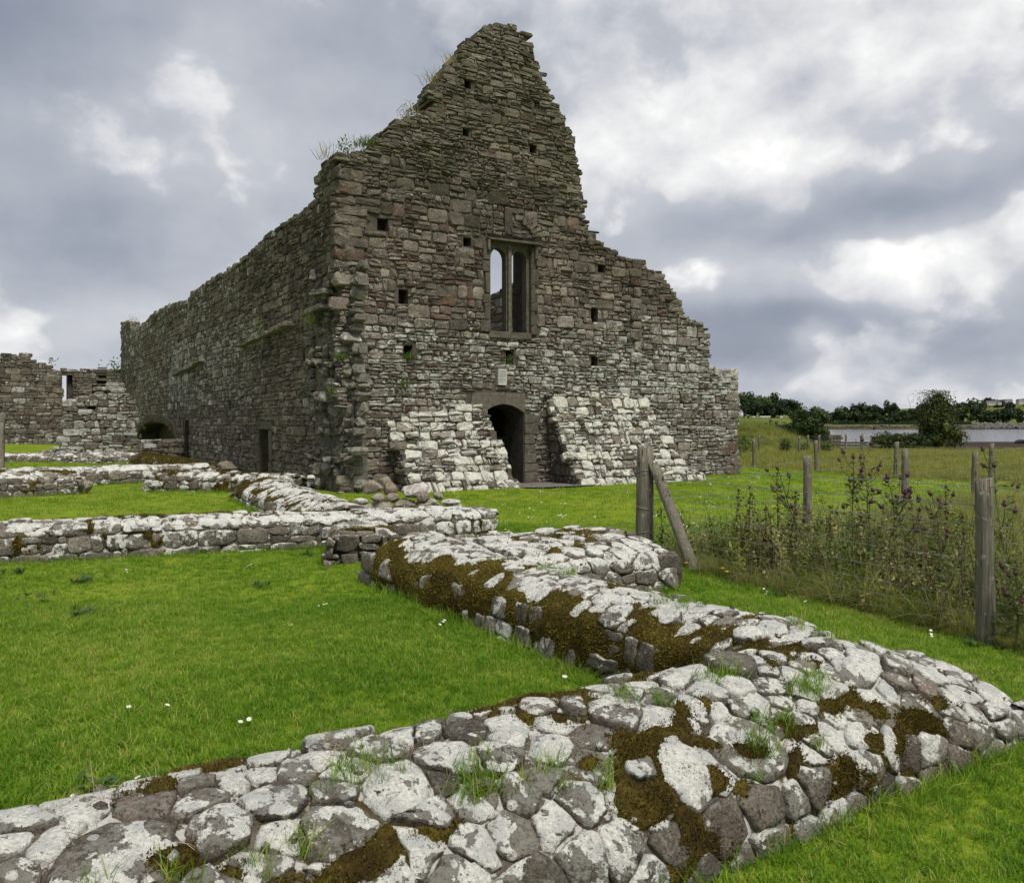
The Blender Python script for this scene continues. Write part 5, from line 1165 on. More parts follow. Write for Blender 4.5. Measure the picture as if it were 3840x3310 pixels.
GRAVEL_FOOT = [tuple(q[:2]) for q in gr]
def allowed(P, extra=()):
    ok = np.ones(len(P), bool)
    for f in FOOT + [CHURCH_FOOT, GRAVEL_FOOT] + BUTT_FOOT + list(extra): ok &= ~in_poly(P[:, 0], P[:, 1], f)
    return ok
def view_pts(n, y0, y1, xm=.68):
    """points on the ground, evenly spread between two distances within the field of view"""
    y = np.sqrt(rg.uniform(y0 ** 2, y1 ** 2, n)); x = rg.uniform(-1, 1, n) * (xm * y + 1.1); return np.stack([x, y], 1)
def settle(P, dz=0.0): return np.column_stack([P, ground_z(P[:, 0], P[:, 1]) + dz])
def rots(n, tilt=.15): r = rg.normal(0, tilt, (n, 3)); r[:, 2] = rg.uniform(0, 6.28, n); return r
LT = [tuft('lawn_tuft', np.random.default_rng(600 + i), 22, (.022, .062), (.003, .005), .055, (.3, 1.4), M_GRASS) for i in range(6)]
LT2 = [tuft('lawn_tuft_coarse', np.random.default_rng(620 + i), 22, (.03, .06), (.006, .010), .14, (.1, .9), M_GRASS, seg=2) for i in range(4)]
P = view_pts(44000, 1.3, 7.5); P = P[allowed(P, [ROUGH])]; Q = view_pts(33000, 7.5, 13); Q = Q[allowed(Q, [ROUGH])]
P = np.vstack([P, Q]); dn = np.array([mnoise.noise(Vector((x * .7, y * .7, 1.0))) for x, y in P]); sc1 = rg.uniform(.7, 1.15, len(P)) * (1 + .35 * dn)
scatter('lawn_grass', settle(P), rots(len(P)), sc1, rg.integers(0, 6, len(P)), LT)
P = view_pts(30000, 12.5, 36); P = P[allowed(P, [ROUGH])]; bey = (P[:, 0] > 7) & (P[:, 1] > np.interp(P[:, 0], [p[0] for p in FAR_FENCE], [p[1] for p in FAR_FENCE])); P = P[~bey]
scatter('lawn_grass', settle(P), rots(len(P)), rg.uniform(.7, 1.2, len(P)), rg.integers(0, 4, len(P)), LT2)
# longer fringe where the mower cannot reach, along wall feet
FR = [tuft('fringe_tuft', np.random.default_rng(640 + i), 16, (.06, .15), (.003, .005), .05, (.2, 1.0), M_GRASS) for i in range(4)]
E = []
for w_ in (WN, WM, WP, WL, WS, WK, WJ, WH, WI):
    m = int(w_.L * 70); l = rg.uniform(0, w_.L, m); sd = rg.choice([-1, 1], m); off = w_.w / 2 + .02 + np.abs(rg.normal(0, .06, m)); q = w_.p0[None, :] + l[:, None] * w_.d + (sd * off)[:, None] * w_.n; E.append(q[:, :2])
    m2 = int(w_.w * 60); a_ = rg.uniform(-.5, .5, m2) * w_.w; q = w_.p1[None, :] + w_.d * (.03 + np.abs(rg.normal(0, .05, m2)))[:, None] + a_[:, None] * w_.n; E.append(q[:, :2])
E = np.vstack(E); E = E[allowed(E, [ROUGH])]; scatter('fringe_grass', settle(E), rots(len(E), .25), rg.uniform(.45, 1.15, len(E)), rg.integers(0, 4, len(E)), FR)
# small tufts rooted in the joints of the near walls
T = []
for (l, t, n, sp) in [(3.15, .75, 16, .10), (2.75, .95, 10, .08), (4.35, .62, 20, .12), (4.85, .8, 14, .08), (3.9, .98, 10, .1), (1.9, .7, 10, .15), (2.3, .6, 8, .1), (1.2, .8, 14, .2), (4.5, 1.0, 12, .1), (3.5, .62, 6, .1), (2.6, .35, 5, .08)]:
    U = np.column_stack([l + rg.normal(0, sp, n), t + rg.normal(0, sp * .45, n), np.full(n, .0)]); U[:, 1] = .22 + (U[:, 1] - .35) * .95; T.append(WN.map(U))
for (l, t, n, sp) in [(.3, .7, 14, .15), (1.2, .8, 8, .15), (2.6, .8, 6, .1), (.1, .5, 10, .1)]:
    U = np.column_stack([l + rg.normal(0, sp, n), t + rg.normal(0, sp * .45, n), np.full(n, .01)]); T.append(WM.map(U))
T = np.vstack(T); T = np.vstack([T, T + rg.normal(0, .015, T.shape) * np.array((1, 1, .2))]); scatter('joint_grass', T, rots(len(T), .3), rg.uniform(.4, .95, len(T)), rg.integers(0, 4, len(T)), FR)
DS = [tuft('dead_stem_tuft', np.random.default_rng(660 + i), 7, (.03, .09), (.0018, .003), .04, (.8, 2.0), M_DRYROOT, seg=3, droop=.4) for i in range(3)]
U = np.column_stack([rg.uniform(.4, 3.0, 90), rg.uniform(.5, 1.05, 90), np.full(90, .005)]); scatter('dead_stems', WN.map(U), rots(90, .4), rg.uniform(.5, 1.1, 90), rg.integers(0, 3, 90), DS)
# broad-leaved weeds flattened in the lawn
def rosette(name, rng, n, ln, wd_, mat, up=.35):
    V = []; F = []
    for i in range(n):
        a = 6.28 * i / n + rng.normal(0, .3); d = np.array((math.cos(a), math.sin(a), 0)); s = np.array((-d[1], d[0], 0)); l = ln * rng.uniform(.6, 1.1); w = wd_ * rng.uniform(.7, 1.2); e = rng.uniform(.2, 1.2) * up; k = len(V)
        for t, ww in ((.05, .2), (.35, .9), (.7, 1.0), (1.0, .1)): p = d * l * t + ZV * (l * e * math.sin(t * 2.0) + .012); V += [p - s * w * ww * .5, p + s * w * ww * .5]
        for j in range(3): F.append((k + 2 * j, k + 2 * j + 1, k + 2 * j + 3, k + 2 * j + 2))
    return bpy.data.objects.new(name, mesh_data(name, V, F, mat))
WD = [rosette('weed_rosette', np.random.default_rng(680 + i), 9, .07, .022, M_WEED) for i in range(2)] + [rosette('yarrow_patch', np.random.default_rng(690 + i), 26, .06, .007, M_WEED, .8) for i in range(3)]
P = []
for _ in range(34):
    c = view_pts(1, 3.2, 12)[0]; m = rg.integers(3, 9); P.append(c + rg.normal(0, .10, (m, 2)))
P = np.vstack(P); P = P[allowed(P, [ROUGH])]; scatter('lawn_weeds', settle(P), rots(len(P)), rg.uniform(.6, 1.3, len(P)), rg.integers(0, 5, len(P)), WD)
# rough ungrazed grass inside the fences
RT = [tuft('rough_tuft', np.random.default_rng(700 + i), 26, (.16, .46), (.003, .006), .10, (.3, 1.4), M_ROUGH, seg=4, droop=.75) for i in range(5)]
ST = [tuft('seed_tuft', np.random.default_rng(720 + i), 7, (.4, .75), (.0022, .004), .08, (.15, .7), M_STRAW, seg=4, droop=.8) for i in range(3)]
P = np.stack([rg.uniform(1.4, 13, 22000), rg.uniform(4.0, 17, 22000)], 1); P = P[in_poly(P[:, 0], P[:, 1], ROUGH)]; P = P[P[:, 0] / P[:, 1] < .70]
near = np.abs((P[:, 0] - FENCE_A[0]) * (FENCE_B[1] - FENCE_A[1]) - (P[:, 1] - FENCE_A[1]) * (FENCE_B[0] - FENCE_A[0])) / np.linalg.norm(FENCE_B - FENCE_A)
dn = np.array([mnoise.noise(Vector((x * .8, y * .8, 4.0))) for x, y in P]); sc2 = rg.uniform(.5, .95, len(P)) * (1 + .6 * dn)
scatter('rough_grass', settle(P), rots(len(P), .2), sc2, rg.integers(0, 5, len(P)), RT)
k = rg.random(len(P)) < .12; scatter('seeding_grass', settle(P[k]), rots(int(k.sum()), .2), rg.uniform(.5, 1.0, int(k.sum())), rg.integers(0, 3, int(k.sum())), ST)
# leafy tangle of nettle and bramble shoots along the inside of the near fence
def leafy(name, rng, h, n, mat, leaf=.07):
    V = []; F = []
    for _ in range(5):
        b = np.array((rng.normal(0, .07), rng.normal(0, .07), 0)); e = b + np.array((rng.normal(0, .18) * h, rng.normal(0, .18) * h, h * rng.uniform(.6, 1.0))); tv, tf = tube([b, (b + e) / 2 + rng.normal(0, .03, 3), e], [.004, .003, .0015], 3); k = len(V); V += list(tv); F += [tuple(i + k for i in f) for f in tf]
        for j in range(n):
            t = rng.uniform(.1, 1); p = b + (e - b) * t; d = rng.normal(0, 1, 3); d[2] *= .5; d /= np.linalg.norm(d); nn = rng.normal(0, .5, 3) + ZV; s_ = np.cross(nn, d); s_ /= np.linalg.norm(s_); l = leaf * rng.uniform(.5, 1.2) * (1.15 - .6 * t); k = len(V); V += [p, p + d * l * .5 - s_ * l * .25, p + d * l, p + d * l * .5 + s_ * l * .25]; F.append((k, k + 1, k + 2, k + 3))
    return bpy.data.objects.new(name, mesh_data(name, V, F, mat))
LF = [leafy('nettle_shoots', np.random.default_rng(760 + i), .62, 18, (M_THISTLE, M_ROUGH, M_FERN, M_ROUGH, M_THISTLE, M_STRAW, M_FERN, M_DOCK)[i]) for i in range(8)]
t_ = rg.random(300) ** .9; A_ = FENCE_A + np.array((.25, -.1)); P = A_ + t_[:, None] * (np.array((4.9, 3.2)) - A_) + np.column_stack([np.abs(rg.normal(0, .55, 300)) + .12, np.abs(rg.normal(0, .4, 300))]); P = P[in_poly(P[:, 0], P[:, 1], ROUGH)]
P2 = np.stack([rg.uniform(2, 6, 160), rg.uniform(6.5, 11, 160)], 1); P = np.vstack([P, P2[in_poly(P2[:, 0], P2[:, 1], ROUGH)]])
scatter('fence_weeds', settle(P), rots(len(P), .2), rg.uniform(.35, 1.25, len(P)), rg.integers(0, 8, len(P)), LF)
# coarse strip along the far fence, then the yellow meadow
MT = [tuft('meadow_tuft', np.random.default_rng(740 + i), 24, (.12, .34), (.006, .012), .22, (.2, .9), M_MEADOW, seg=3) for i in range(4)]
P = np.stack([rg.uniform(7, 44, 26000), rg.uniform(19, 56, 26000)], 1); P = P[(P[:, 0] / P[:, 1] < .68) & (P[:, 0] / P[:, 1] > .2)]; P = P[(P[:, 1] < 47) | (P[:, 0] / P[:, 1] < .40)]; bey = P[:, 1] > np.interp(P[:, 0], [p[0] for p in FAR_FENCE], [p[1] for p in FAR_FENCE]) - .5; P = P[bey]; P = P[allowed(P)]
greenstrip = (np.abs(P[:, 1] - 52) < 4) & (P[:, 0] < 26); P = P[~greenstrip]
scatter('meadow_grass', settle(P), rots(len(P), .2), rg.uniform(.6, 1.15, len(P)), rg.integers(0, 4, len(P)), MT)
P = np.stack([rg.normal(17.6, 4.2, 2600), rg.normal(61, 4.5, 2600)], 1); scatter('mound_grass', settle(P), rots(len(P), .2), rg.uniform(1.2, 2.2, len(P)), rg.integers(0, 5, len(P)), RT)

# ------------------------------------------------------------------ flowers and single plants
def daisy(label, x, y, seed, sc_=1.0):
    r = np.random.default_rng(seed); z = float(ground_z(x, y)); t = thing('daisy', label, 'flower', (x, y, z), 'daisies in the mown grass'); h = r.uniform(.045, .065); tip = np.array((x + r.normal(0, .008), y + r.normal(0, .008), z + h)); V, F = tube([(x, y, z - .01), tip], .0012, 4); obj('stalk', V, F, M_GRASS, t)
    nn = np.array((r.normal(0, .3), r.normal(0, .3) - .25, 1)); nn /= np.linalg.norm(nn); a = np.cross(nn, (1, 0, 0)); a /= np.linalg.norm(a); b = np.cross(nn, a); mb = MB(); R_ = .011 * sc_
    for k in range(11):
        th = 6.28 * k / 11; d = a * math.cos(th) + b * math.sin(th); s = np.cross(nn, d); mb.add([tip + d * R_ * .25 - s * .0015, tip + d * R_ * .25 + s * .0015, tip + d * R_ + s * .0025 + nn * .002, tip + d * R_ - s * .0025 + nn * .002], [(0, 1, 2, 3)])
    mb.build('petals', M_PETAL, t); V, F = tube([tip - nn * .001, tip + nn * .003], [.0042, .003], 8); obj('disc', V, F, M_YELLOW, t)
for i, (px, py, lb) in enumerate([(487, 2652, 'daisy at the left of a loose pair in the middle of the lawn'), (633, 2652, 'daisy standing alone in the lawn left of the bright pair'), (900, 2707, 'left daisy of the bright pair on the lawn'), (933, 2693, 'right daisy of the bright pair on the lawn'), (815, 2892, 'topmost daisy of the cluster above the foreground wall'), (807, 2924, 'left lower daisy of the cluster above the foreground wall'), (848, 2924, 'middle lower daisy of the cluster above the foreground wall'), (908, 2916, 'daisy right of the cluster above the foreground wall'), (967, 2914, 'rightmost daisy of the row touching the foreground wall'), (514, 2920, 'lone daisy in the lawn near the nettle'), (1330, 2826, 'daisy close behind the highest foreground wall stone'), (284, 2986, 'tiny daisy bud by the nettle'), (2106, 2540, 'daisy in the grass corner below the mossy wall'), (3020, 2246, 'white daisy head on the grass strip before the fence'), (3358, 2250, 'small daisy at the foot of the thistles'), (2544, 2190, 'daisy beside the squared end stone')]):
    q = grd(px, py, .05); daisy(lb, float(q[0]), float(q[1]), 900 + i, 1.15 if py > 2600 else 1.5)
for i, (px, py, lb) in enumerate([(2728, 2145, 'yellow buttercup at the foot of the fence brace'), (2712, 2132, 'smaller yellow buttercup behind the first one'), (2575, 2112, 'tiny yellow buttercup beside the brace foot')]):
    q = grd(px, py, .16); x, y = float(q[0]), float(q[1]); t = thing('buttercup', lb, 'flower', (x, y, 0), 'buttercups by the brace'); r = np.random.default_rng(930 + i); V, F = tube([(x, y, 0), (x + .01, y, .08), (x - .005, y, .16)], .0018, 4); obj('stalk', V, F, M_GRASS, t)
    mb = MB()
    for k in range(5): th = 6.28 * k / 5; d = np.array((math.cos(th), math.sin(th) * .6, .45)); s = np.array((-math.sin(th), math.cos(th), 0)); c = np.array((x - .005, y, .16)); mb.add([c, c + d * .016 - s * .010, c + d * .026, c + d * .016 + s * .010], [(0, 1, 2, 3)])
    mb.build('petals', M_YELLOW, t)
DP = [None]
def daisy_head(name, rng): 
    V = []; F = []
    for _ in range(3):
        c = rng.normal(0, .05, 2); k = len(V); V += [(c[0] + .013 * math.cos(t), c[1] + .013 * math.sin(t), .055 + .004 * math.sin(t)) for t in np.linspace(0, 6.28, 7)[:-1]]; F.append(tuple(range(k, k + 6)))
    return bpy.data.objects.new(name, mesh_data(name, V, F, M_PETAL))
DH = [daisy_head('far_daisies', np.random.default_rng(950 + i)) for i in range(3)]
P = view_pts(520, 11.5, 24); P = P[(P[:, 0] > -3) & allowed(P, [ROUGH])]; P2 = np.array([grd(px, py)[:2] for px, py in zip(rg.uniform(640, 840, 110), rg.uniform(1720, 1758, 110))]); P2 = P2[allowed(P2)]
P3 = view_pts(90, 5.5, 19); P3 = P3[allowed(P3, [ROUGH])]; P = np.vstack([P, P2, P3]); scatter('distant_daisies', settle(P), rots(len(P), .3), rg.uniform(.6, 1.1, len(P)), rg.integers(0, 3, len(P)), DH)
def leaf_quad(p, d, n, l, w):
    s = np.cross(n, d); s = s / (np.linalg.norm(s) + 1e-9); return [p, p + d * l * .5 - s * w * .5, p + d * l, p + d * l * .5 + s * w * .5]
def nettle(label, x, y, h, seed, n=9, size=.06, mat=None, name='nettle', cat='plant', group=None):
    r = np.random.default_rng(seed); z = float(ground_z(x, y)); t = thing(name, label, cat, (x, y, z), group); top = np.array((x + r.normal(0, .1) * h, y + r.normal(0, .1) * h, z + h)); b = np.array((x, y, z)); V, F = tube([b, (b + top) / 2 + r.normal(0, .01, 3), top], [.004, .003, .002], 5); obj('stem', V, F, mat or M_THISTLE, t); mb = MB()
    for k in range(n):
        p = b + (top - b) * (k + 1) / n
        for sgn in (0, math.pi): a = k * 1.57 + sgn + r.normal(0, .2); d = np.array((math.cos(a), math.sin(a), r.uniform(-.3, .3))); d /= np.linalg.norm(d); mb.add(leaf_quad(p, d, ZV, size * r.uniform(.7, 1.2) * (1.2 - .6 * k / n), size * .5), [(0, 1, 2, 3)])
    mb.build('foliage', mat or M_WEED, t); return t
q = grd(325, 3035); nettle('small yellowed nettle in the lawn beside the foreground wall', float(q[0]), float(q[1]), .16, 960, 6, .075, M_FERN)
q = grd(405, 2960); nettle('tiny dark plantain left of the nettle', float(q[0]), float(q[1]), .05, 961, 4, .07, M_WEED, 'plantain')
# thistles
def thistle(label, x, y, h, seed, lean=(0, 0), heads=9):
    r = np.random.default_rng(seed); z = float(ground_z(x, y)); t = thing('thistle', label, 'thistle', (x, y, z), 'purple thistles inside the fence'); b = np.array((x, y, z)); top = b + np.array((lean[0] * h, lean[1] * h, h)); P = np.array([b + (top - b) * k + np.array((0, 0, 0)) + r.normal(0, .012, 3) * (k > 0) for k in np.linspace(0, 1, 7)]); V, F = tube(P, np.linspace(.009, .004, 7), 6); obj('stem', V, F, M_THISTLE, t); lf = MB(); tips = [(P[-1], P[-1] - P[-2])]
    for k in range(heads - 1):
        f = r.uniform(.42, .95); p0 = b + (top - b) * f; a = r.uniform(0, 6.28); l = r.uniform(.12, .34) * h * (1.15 - .5 * f); d = np.array((math.cos(a) * .7, math.sin(a) * .5, .75)); e = p0 + d * l; m = (p0 + e) / 2 + np.array((math.cos(a), math.sin(a), -.3)) * l * .12; V, F = tube([p0, m, e], [.005, .004, .003], 5); obj('branch', V, F, M_THISTLE, t); tips.append((e, e - m))
        for q in range(3): pp = p0 + (e - p0) * r.random(); dd = r.normal(0, 1, 3); dd[2] *= .4; dd /= np.linalg.norm(dd); lf.add(leaf_quad(pp, dd, r.normal(0, 1, 3), .09, .02), [(0, 1, 2, 3)])
    for k in range(34):
        f = r.uniform(.02, .9) ** 1.3; p0 = b + (top - b) * f; a = r.uniform(0, 6.28); d = np.array((math.cos(a), math.sin(a), r.uniform(-.3, .5))); d /= np.linalg.norm(d); l = r.uniform(.07, .2) * (1.2 - .8 * f)
        for s in range(3): dj = d + r.normal(0, .35, 3); dj /= np.linalg.norm(dj); lf.add(leaf_quad(p0 + d * l * .25 * s, dj, r.normal(0, 1, 3) + ZV, l * .6, .018 + l * .08), [(0, 1, 2, 3)])
    lf.build('foliage', M_THISTLE, t)
    for (e, d) in tips:
        d = d / np.linalg.norm(d); d = d + r.normal(0, .25, 3); d /= np.linalg.norm(d); s = r.uniform(.75, 1.2); V, F = tube([e - d * .004, e + d * .010 * s, e + d * .024 * s, e + d * .034 * s], [.004, .017 * s, .018 * s, .011 * s], 8); hd = obj('flower_head', V, F, M_BULB, t); mb = MB(); u = np.cross(d, (1, .2, 0)); u /= np.linalg.norm(u); w = np.cross(d, u)
        for k in range(22): th = r.uniform(0, 6.28); o_ = u * math.cos(th) + w * math.sin(th); c = e + d * .032 * s; mb.add([c + o_ * .006, c + o_ * .010 + w * .003, c + d * .03 * s * r.uniform(.7, 1.1) + o_ * .024 * s * r.random()], [(0, 1, 2)])
        for k in range(16): th = r.uniform(0, 6.28); o_ = u * math.cos(th) + w * math.sin(th); c = e + d * .016 * s * r.uniform(.4, 1.6); mb.add([c + o_ * .015 * s, c + o_ * .015 * s + d * .004, c + o_ * .028 * s - d * .004], [(0, 1, 2)])
        mb.build('florets', M_PURPLE, hd)
for i, (px, py, Yd, h, ln, hd, lb) in enumerate([
        (3060, 2030, 8.4, 1.12, (-.34, .05), 9, 'thistle leaning towards the church past the split fence post'),
        (3190, 2050, 8.2, 1.22, (.02, 0), 12, 'tall upright thistle with the brightest purple head'),
        (3275, 2060, 8.3, 1.40, (-.05, .05), 11, 'tallest thistle, its crown above the far fence wire'),
        (3330, 2090, 8.0, 1.05, (.12, 0), 10, 'bushy thistle between the tall pair and the dark post'),
        (3460, 2120, 7.4, 1.08, (-.22, .1), 12, 'sprawling thistle with a dense clump of faded heads'),
        (3560, 2140, 7.2, .95, (-.16, 0), 8, 'low thistle left of the mossy near post'),
        (3790, 2000, 7.4, 1.2, (-.12, 0), 9, 'thin thistle beyond the near post at the picture edge'),
        (3800, 2350, 5.8, .55, (.05, 0), 6, 'short spiny thistle low at the picture edge')]):
    thistle(lb, (px - 1920) / FPX * Yd, Yd, h, 970 + i, ln, hd)
# dock and nettle spikes along the fence
def dock(label, x, y, h, seed, group='dark seeding docks behind the near fence'):
    r = np.random.default_rng(seed); z = float(ground_z(x, y)); t = thing('dock_plant', label, 'plant', (x, y, z), group); b = np.array((x, y, z)); top = b + np.array((r.normal(0, .06) * h, r.normal(0, .06) * h, h)); V, F = tube([b, (b + top) / 2 + r.normal(0, .012, 3), top], [.005, .004, .002], 5); obj('stem', V, F, M_DOCK, t); mb = MB(); lf = MB()
    for k in range(int(90 * h)):
        f = r.uniform(.35, 1.0); p = b + (top - b) * f + r.normal(0, .015, 3) * np.array((1, 1, .6)); d = r.normal(0, 1, 3); d /= np.linalg.norm(d); mb.add(leaf_quad(p, d, r.normal(0, 1, 3), .035, .022), [(0, 1, 2, 3)])
    for k in range(12):
        f = r.uniform(.02, .8); p = b + (top - b) * f; a = r.uniform(0, 6.28); d = np.array((math.cos(a), math.sin(a), r.uniform(-.5, .3))); d /= np.linalg.norm(d); lf.add(leaf_quad(p, d, ZV + r.normal(0, .3, 3), r.uniform(.08, .18), .035), [(0, 1, 2, 3)])
    mb.build('seed_head', M_DOCK, t)['kind'] = 'stuff'; lf.build('foliage', M_THISTLE, t)
for i, (px, Yd, h, lb) in enumerate([(2480, 9.6, .62, 'grey leafy weed just behind the leaning brace'), (2755, 9.3, .85, 'branching nettle stalk nearest the brace'), (2800, 9.2, .92, 'dark dock spike beside the branching nettle'), (2838, 9.5, .80, 'shorter dock spike second past the branching nettle'), (2870, 9.0, .75, 'low drooping dock in front of the tall spikes'), (2925, 9.6, 1.02, 'tallest dark dock spike left of the split post'), (2955, 9.2, .85, 'dock spike between the tallest one and the split post'), (2990, 9.4, .82, 'dock spike almost touching the split post'), (2890, 8.4, .7, 'dull brown dock low among pale grass'), (3110, 9.0, .7, 'dock half hidden by thistle stems'), (3440, 9.8, .8, 'dry dock right of the dark fence post'), (3560, 10.6, .85, 'thin dock standing in the open grass past the thistles'), (3610, 9.0, .6, 'small dock left of the near post')]):
    dock(lb, (px - 1920) / FPX * Yd, Yd, h, 1000 + i)
for i, (px, py, w, h, lb) in enumerate([(2790, 1705, 1.1, 1.0, 'round green ragwort clump by the far fence'), (2720, 1735, 1.0, .9, 'leafy ragwort clump against the church wall end'), (2740, 1720, .8, .8, 'second ragwort clump close to the church end'), (2945, 1700, .5, .7, 'narrow ragwort stand left of the gate'), (3095, 1700, .7, .6, 'small ragwort bush below the gate pillar'), (3010, 1698, .5, .45, 'low ragwort between fence posts')]):
    q = grd(px, py); r = np.random.default_rng(1040 + i); z = float(ground_z(q[0], q[1])); t = thing('ragwort_clump', lb, 'plant', (q[0], q[1], z), 'ragwort clumps in the meadow'); mb = MB(); stm = MB()
    for k in range(420):
        p = np.array((q[0] + r.normal(0, w * .28), q[1] + r.normal(0, w * .28), z + h * r.uniform(.1, 1) ** .8)); d = r.normal(0, 1, 3); d /= np.linalg.norm(d); mb.add(leaf_quad(p, d, r.normal(0, 1, 3), .14, .06), [(0, 1, 2, 3)])
    for k in range(10): p = np.array((q[0] + r.normal(0, w * .22), q[1] + r.normal(0, w * .22), z)); V, F = tube([p, p + np.array((r.normal(0, .08), 0, h * .9))], .008, 4); stm.add(V, F)
    stm.build('stems', M_THISTLE, t); mb.build('foliage', M_FERN, t)

# plants rooted in the church masonry
def wall_plant(label, p, n, r_, seed, kind='leaf', mat=None, up=1.0, size=.06):
    r = np.random.default_rng(seed); t = thing('wall_plant', label, 'plant', tuple(p), 'plants rooted in the masonry'); mb = MB(); p = np.array(p, float)
    for k in range(n):
        if kind == 'grass':
            d = np.array((r.normal(0, .5), r.normal(0, .5), up)); d /= np.linalg.norm(d); b = p + r.normal(0, r_ * .35, 3) * np.array((1, 1, .2)); l = r.uniform(.5, 1.2) * size; s = np.cross(d, r.normal(0, 1, 3)); s /= np.linalg.norm(s); e = b + d * l + np.array((r.normal(0, .15), r.normal(0, .15), -.12)) * l; mb.add([b - s * .006, b + s * .006, b + d * l * .6 + s * .004, b + d * l * .6 - s * .004, e], [(0, 1, 2, 3), (3, 2, 4)])
        else:
            q = p + r.normal(0, r_ * .45, 3); d = r.normal(0, 1, 3); d[2] += up * .6; d /= np.linalg.norm(d); mb.add(leaf_quad(q, d, r.normal(0, 1, 3), size * r.uniform(.6, 1.2), size * .4), [(0, 1, 2, 3)])
    mb.build('foliage', mat or M_FERN, t)
def on_g(px, py, d=.08): a = gpl(px, py); return map_gable(np.array([[a[0], a[1], d]]))[0]
def on_s(px, py, d=.08): a = spl(px, py); return map_side(np.array([[a[0], a[1], d]]))[0]
for i, (p, n, r_, k, m, s, lb) in enumerate([
        (on_g(1320, 545, -.3), 160, .30, 'leaf', M_FERN, .09, 'flowering weeds on the left shoulder of the gable'),
        (on_g(1395, 535, -.3), 220, .42, 'grass', M_FERN, .26, 'green turf patch on the shoulder ledge of the gable'),
        (on_g(1565, 415, -.3), 110, .30, 'leaf', M_FERN, .08, 'leafy sprig on the step half way up the gable'),
        (on_g(1560, 420, -.3), 60, .40, 'grass', M_STRAW, .40, 'thin straw stalks beside the leafy sprig'),
        (on_g(1650, 300, -.3), 70, .35, 'grass', M_STRAW, .45, 'straw tuft hanging from the upper left step of the gable'),
        (on_g(1715, 230, -.3), 60, .25, 'grass', M_STRAW, .42, 'highest straw tuft below the gable tip'),
        (on_g(1235, 585, -.3), 26, .3, 'grass', M_STRAW, .5, 'sparse straw stalks on the nave corner'),
        (on_g(2013, 402, .02), 60, .12, 'leaf', M_FERN, .05, 'green fern in the small hole near the gable top'),
        (on_g(1530, 1345, .02), 120, .22, 'grass', M_FERN, .22, 'grass spilling from the lower left socket hole'),
        (on_g(1912, 1350, .0), 110, .16, 'leaf', M_FERN, .06, 'moss and fern filling the socket above the notice'),
        (on_g(1500, 1440, .06), 150, .28, 'leaf', M_FERN, .08, 'sprawling green weed on the wall left of the notice'),
        (on_g(1285, 975, .04), 40, .12, 'grass', M_FERN, .12, 'little yellow tuft on the gable corner'),
        (on_s(1195, 1215, .15), 120, .35, 'grass', M_FERN, .35, 'long grass hanging at the top of the torn corner'),
        (on_g(1265, 1345, .15), 90, .22, 'grass', M_FERN, .20, 'grass ledge on the torn corner'),
        (on_s(1175, 1410, .15), 70, .25, 'leaf', M_FERN, .07, 'ferns half way down the torn corner'),
        (on_s(1170, 1480, .12), 60, .18, 'leaf', M_WEED, .08, 'dark fern near the foot of the torn corner'),
        (on_g(1235, 1470, .1), 60, .2, 'grass', M_FERN, .2, 'small grass tuft above the white corner stone'),
        (on_s(1000, 1230, .1), 130, .4, 'leaf', M_FERN, .08, 'green weeds under the projecting ledge of the nave wall'),
        (on_s(645, 1205, .1), 80, .5, 'leaf', M_WEED, .16, 'dark ivy tuft high on the far nave wall'),
        (on_s(455, 1375, .3), 110, .6, 'leaf', M_WEED, .2, 'dark bush where the nave end meets the ruined range'),
        (on_s(485, 1205, -.2), 40, .5, 'grass', M_STRAW, .5, 'dry stalks on the far corner of the nave wall'),
        (at_y(190, 48) + np.array((0, 0, EYE - (1352 - HZ) / FPX * 48)), 30, .3, 'leaf', M_FERN, .18, 'bright seedling sprouting from the rounded ruin top')]):
    wall_plant(lb, p, n, r_, 1100 + i, k, m, 1.0, s)

# ------------------------------------------------------------------ bush, trees, far shore
def crown_geo(rng, rx, ry, rz, lobes, n, leaf, base=.25, flat=.0, ragged=.25):
    """leaf clumps spread through overlapping lobes, so that the outline is uneven and light shows through"""
    C = []
    for k in range(lobes):
        a = rng.uniform(0, 6.28); h = rng.uniform(-.75, .95); q = math.sqrt(max(0, 1 - h * h)) * rng.uniform(.35, .8); C.append((q * math.cos(a) * rx, q * math.sin(a) * ry, h * rz * .72, rng.uniform(.28, .5)))
    C = np.array(C); V = []; F = []; k = rng.integers(0, lobes, n); D = rng.normal(0, 1, (n, 3)); D /= np.linalg.norm(D, axis=1, keepdims=True); rr = rng.uniform(.55, 1.0 + ragged * .4, n) ** .6
    P = C[k, :3] + D * (C[k, 3] * rr)[:, None] * np.array((rx, ry, rz)); nn = D + rng.normal(0, .6, (n, 3)); d = np.cross(nn, rng.normal(0, 1, (n, 3))); d /= np.linalg.norm(d, axis=1, keepdims=True); s = np.cross(nn, d); s /= np.linalg.norm(s, axis=1, keepdims=True); l = leaf * rng.uniform(.6, 1.3, (n, 1))
    V = np.stack([P - d * l, P - s * l * .5, P + d * l, P + s * l * .5], 1).reshape(-1, 3); F = [(4 * i, 4 * i + 1, 4 * i + 2, 4 * i + 3) for i in range(n)]
    return V, F, C
def blob_core(C, rng, rx, ry, rz, k=.62):
    mb = MB()
    for c in C: V, F = rock_geo(rng, (c[3] * rx * k, c[3] * ry * k, c[3] * rz * k), 1, 3); mb.add(V + c[:3], F)
    return np.vstack(mb.V), mb.F
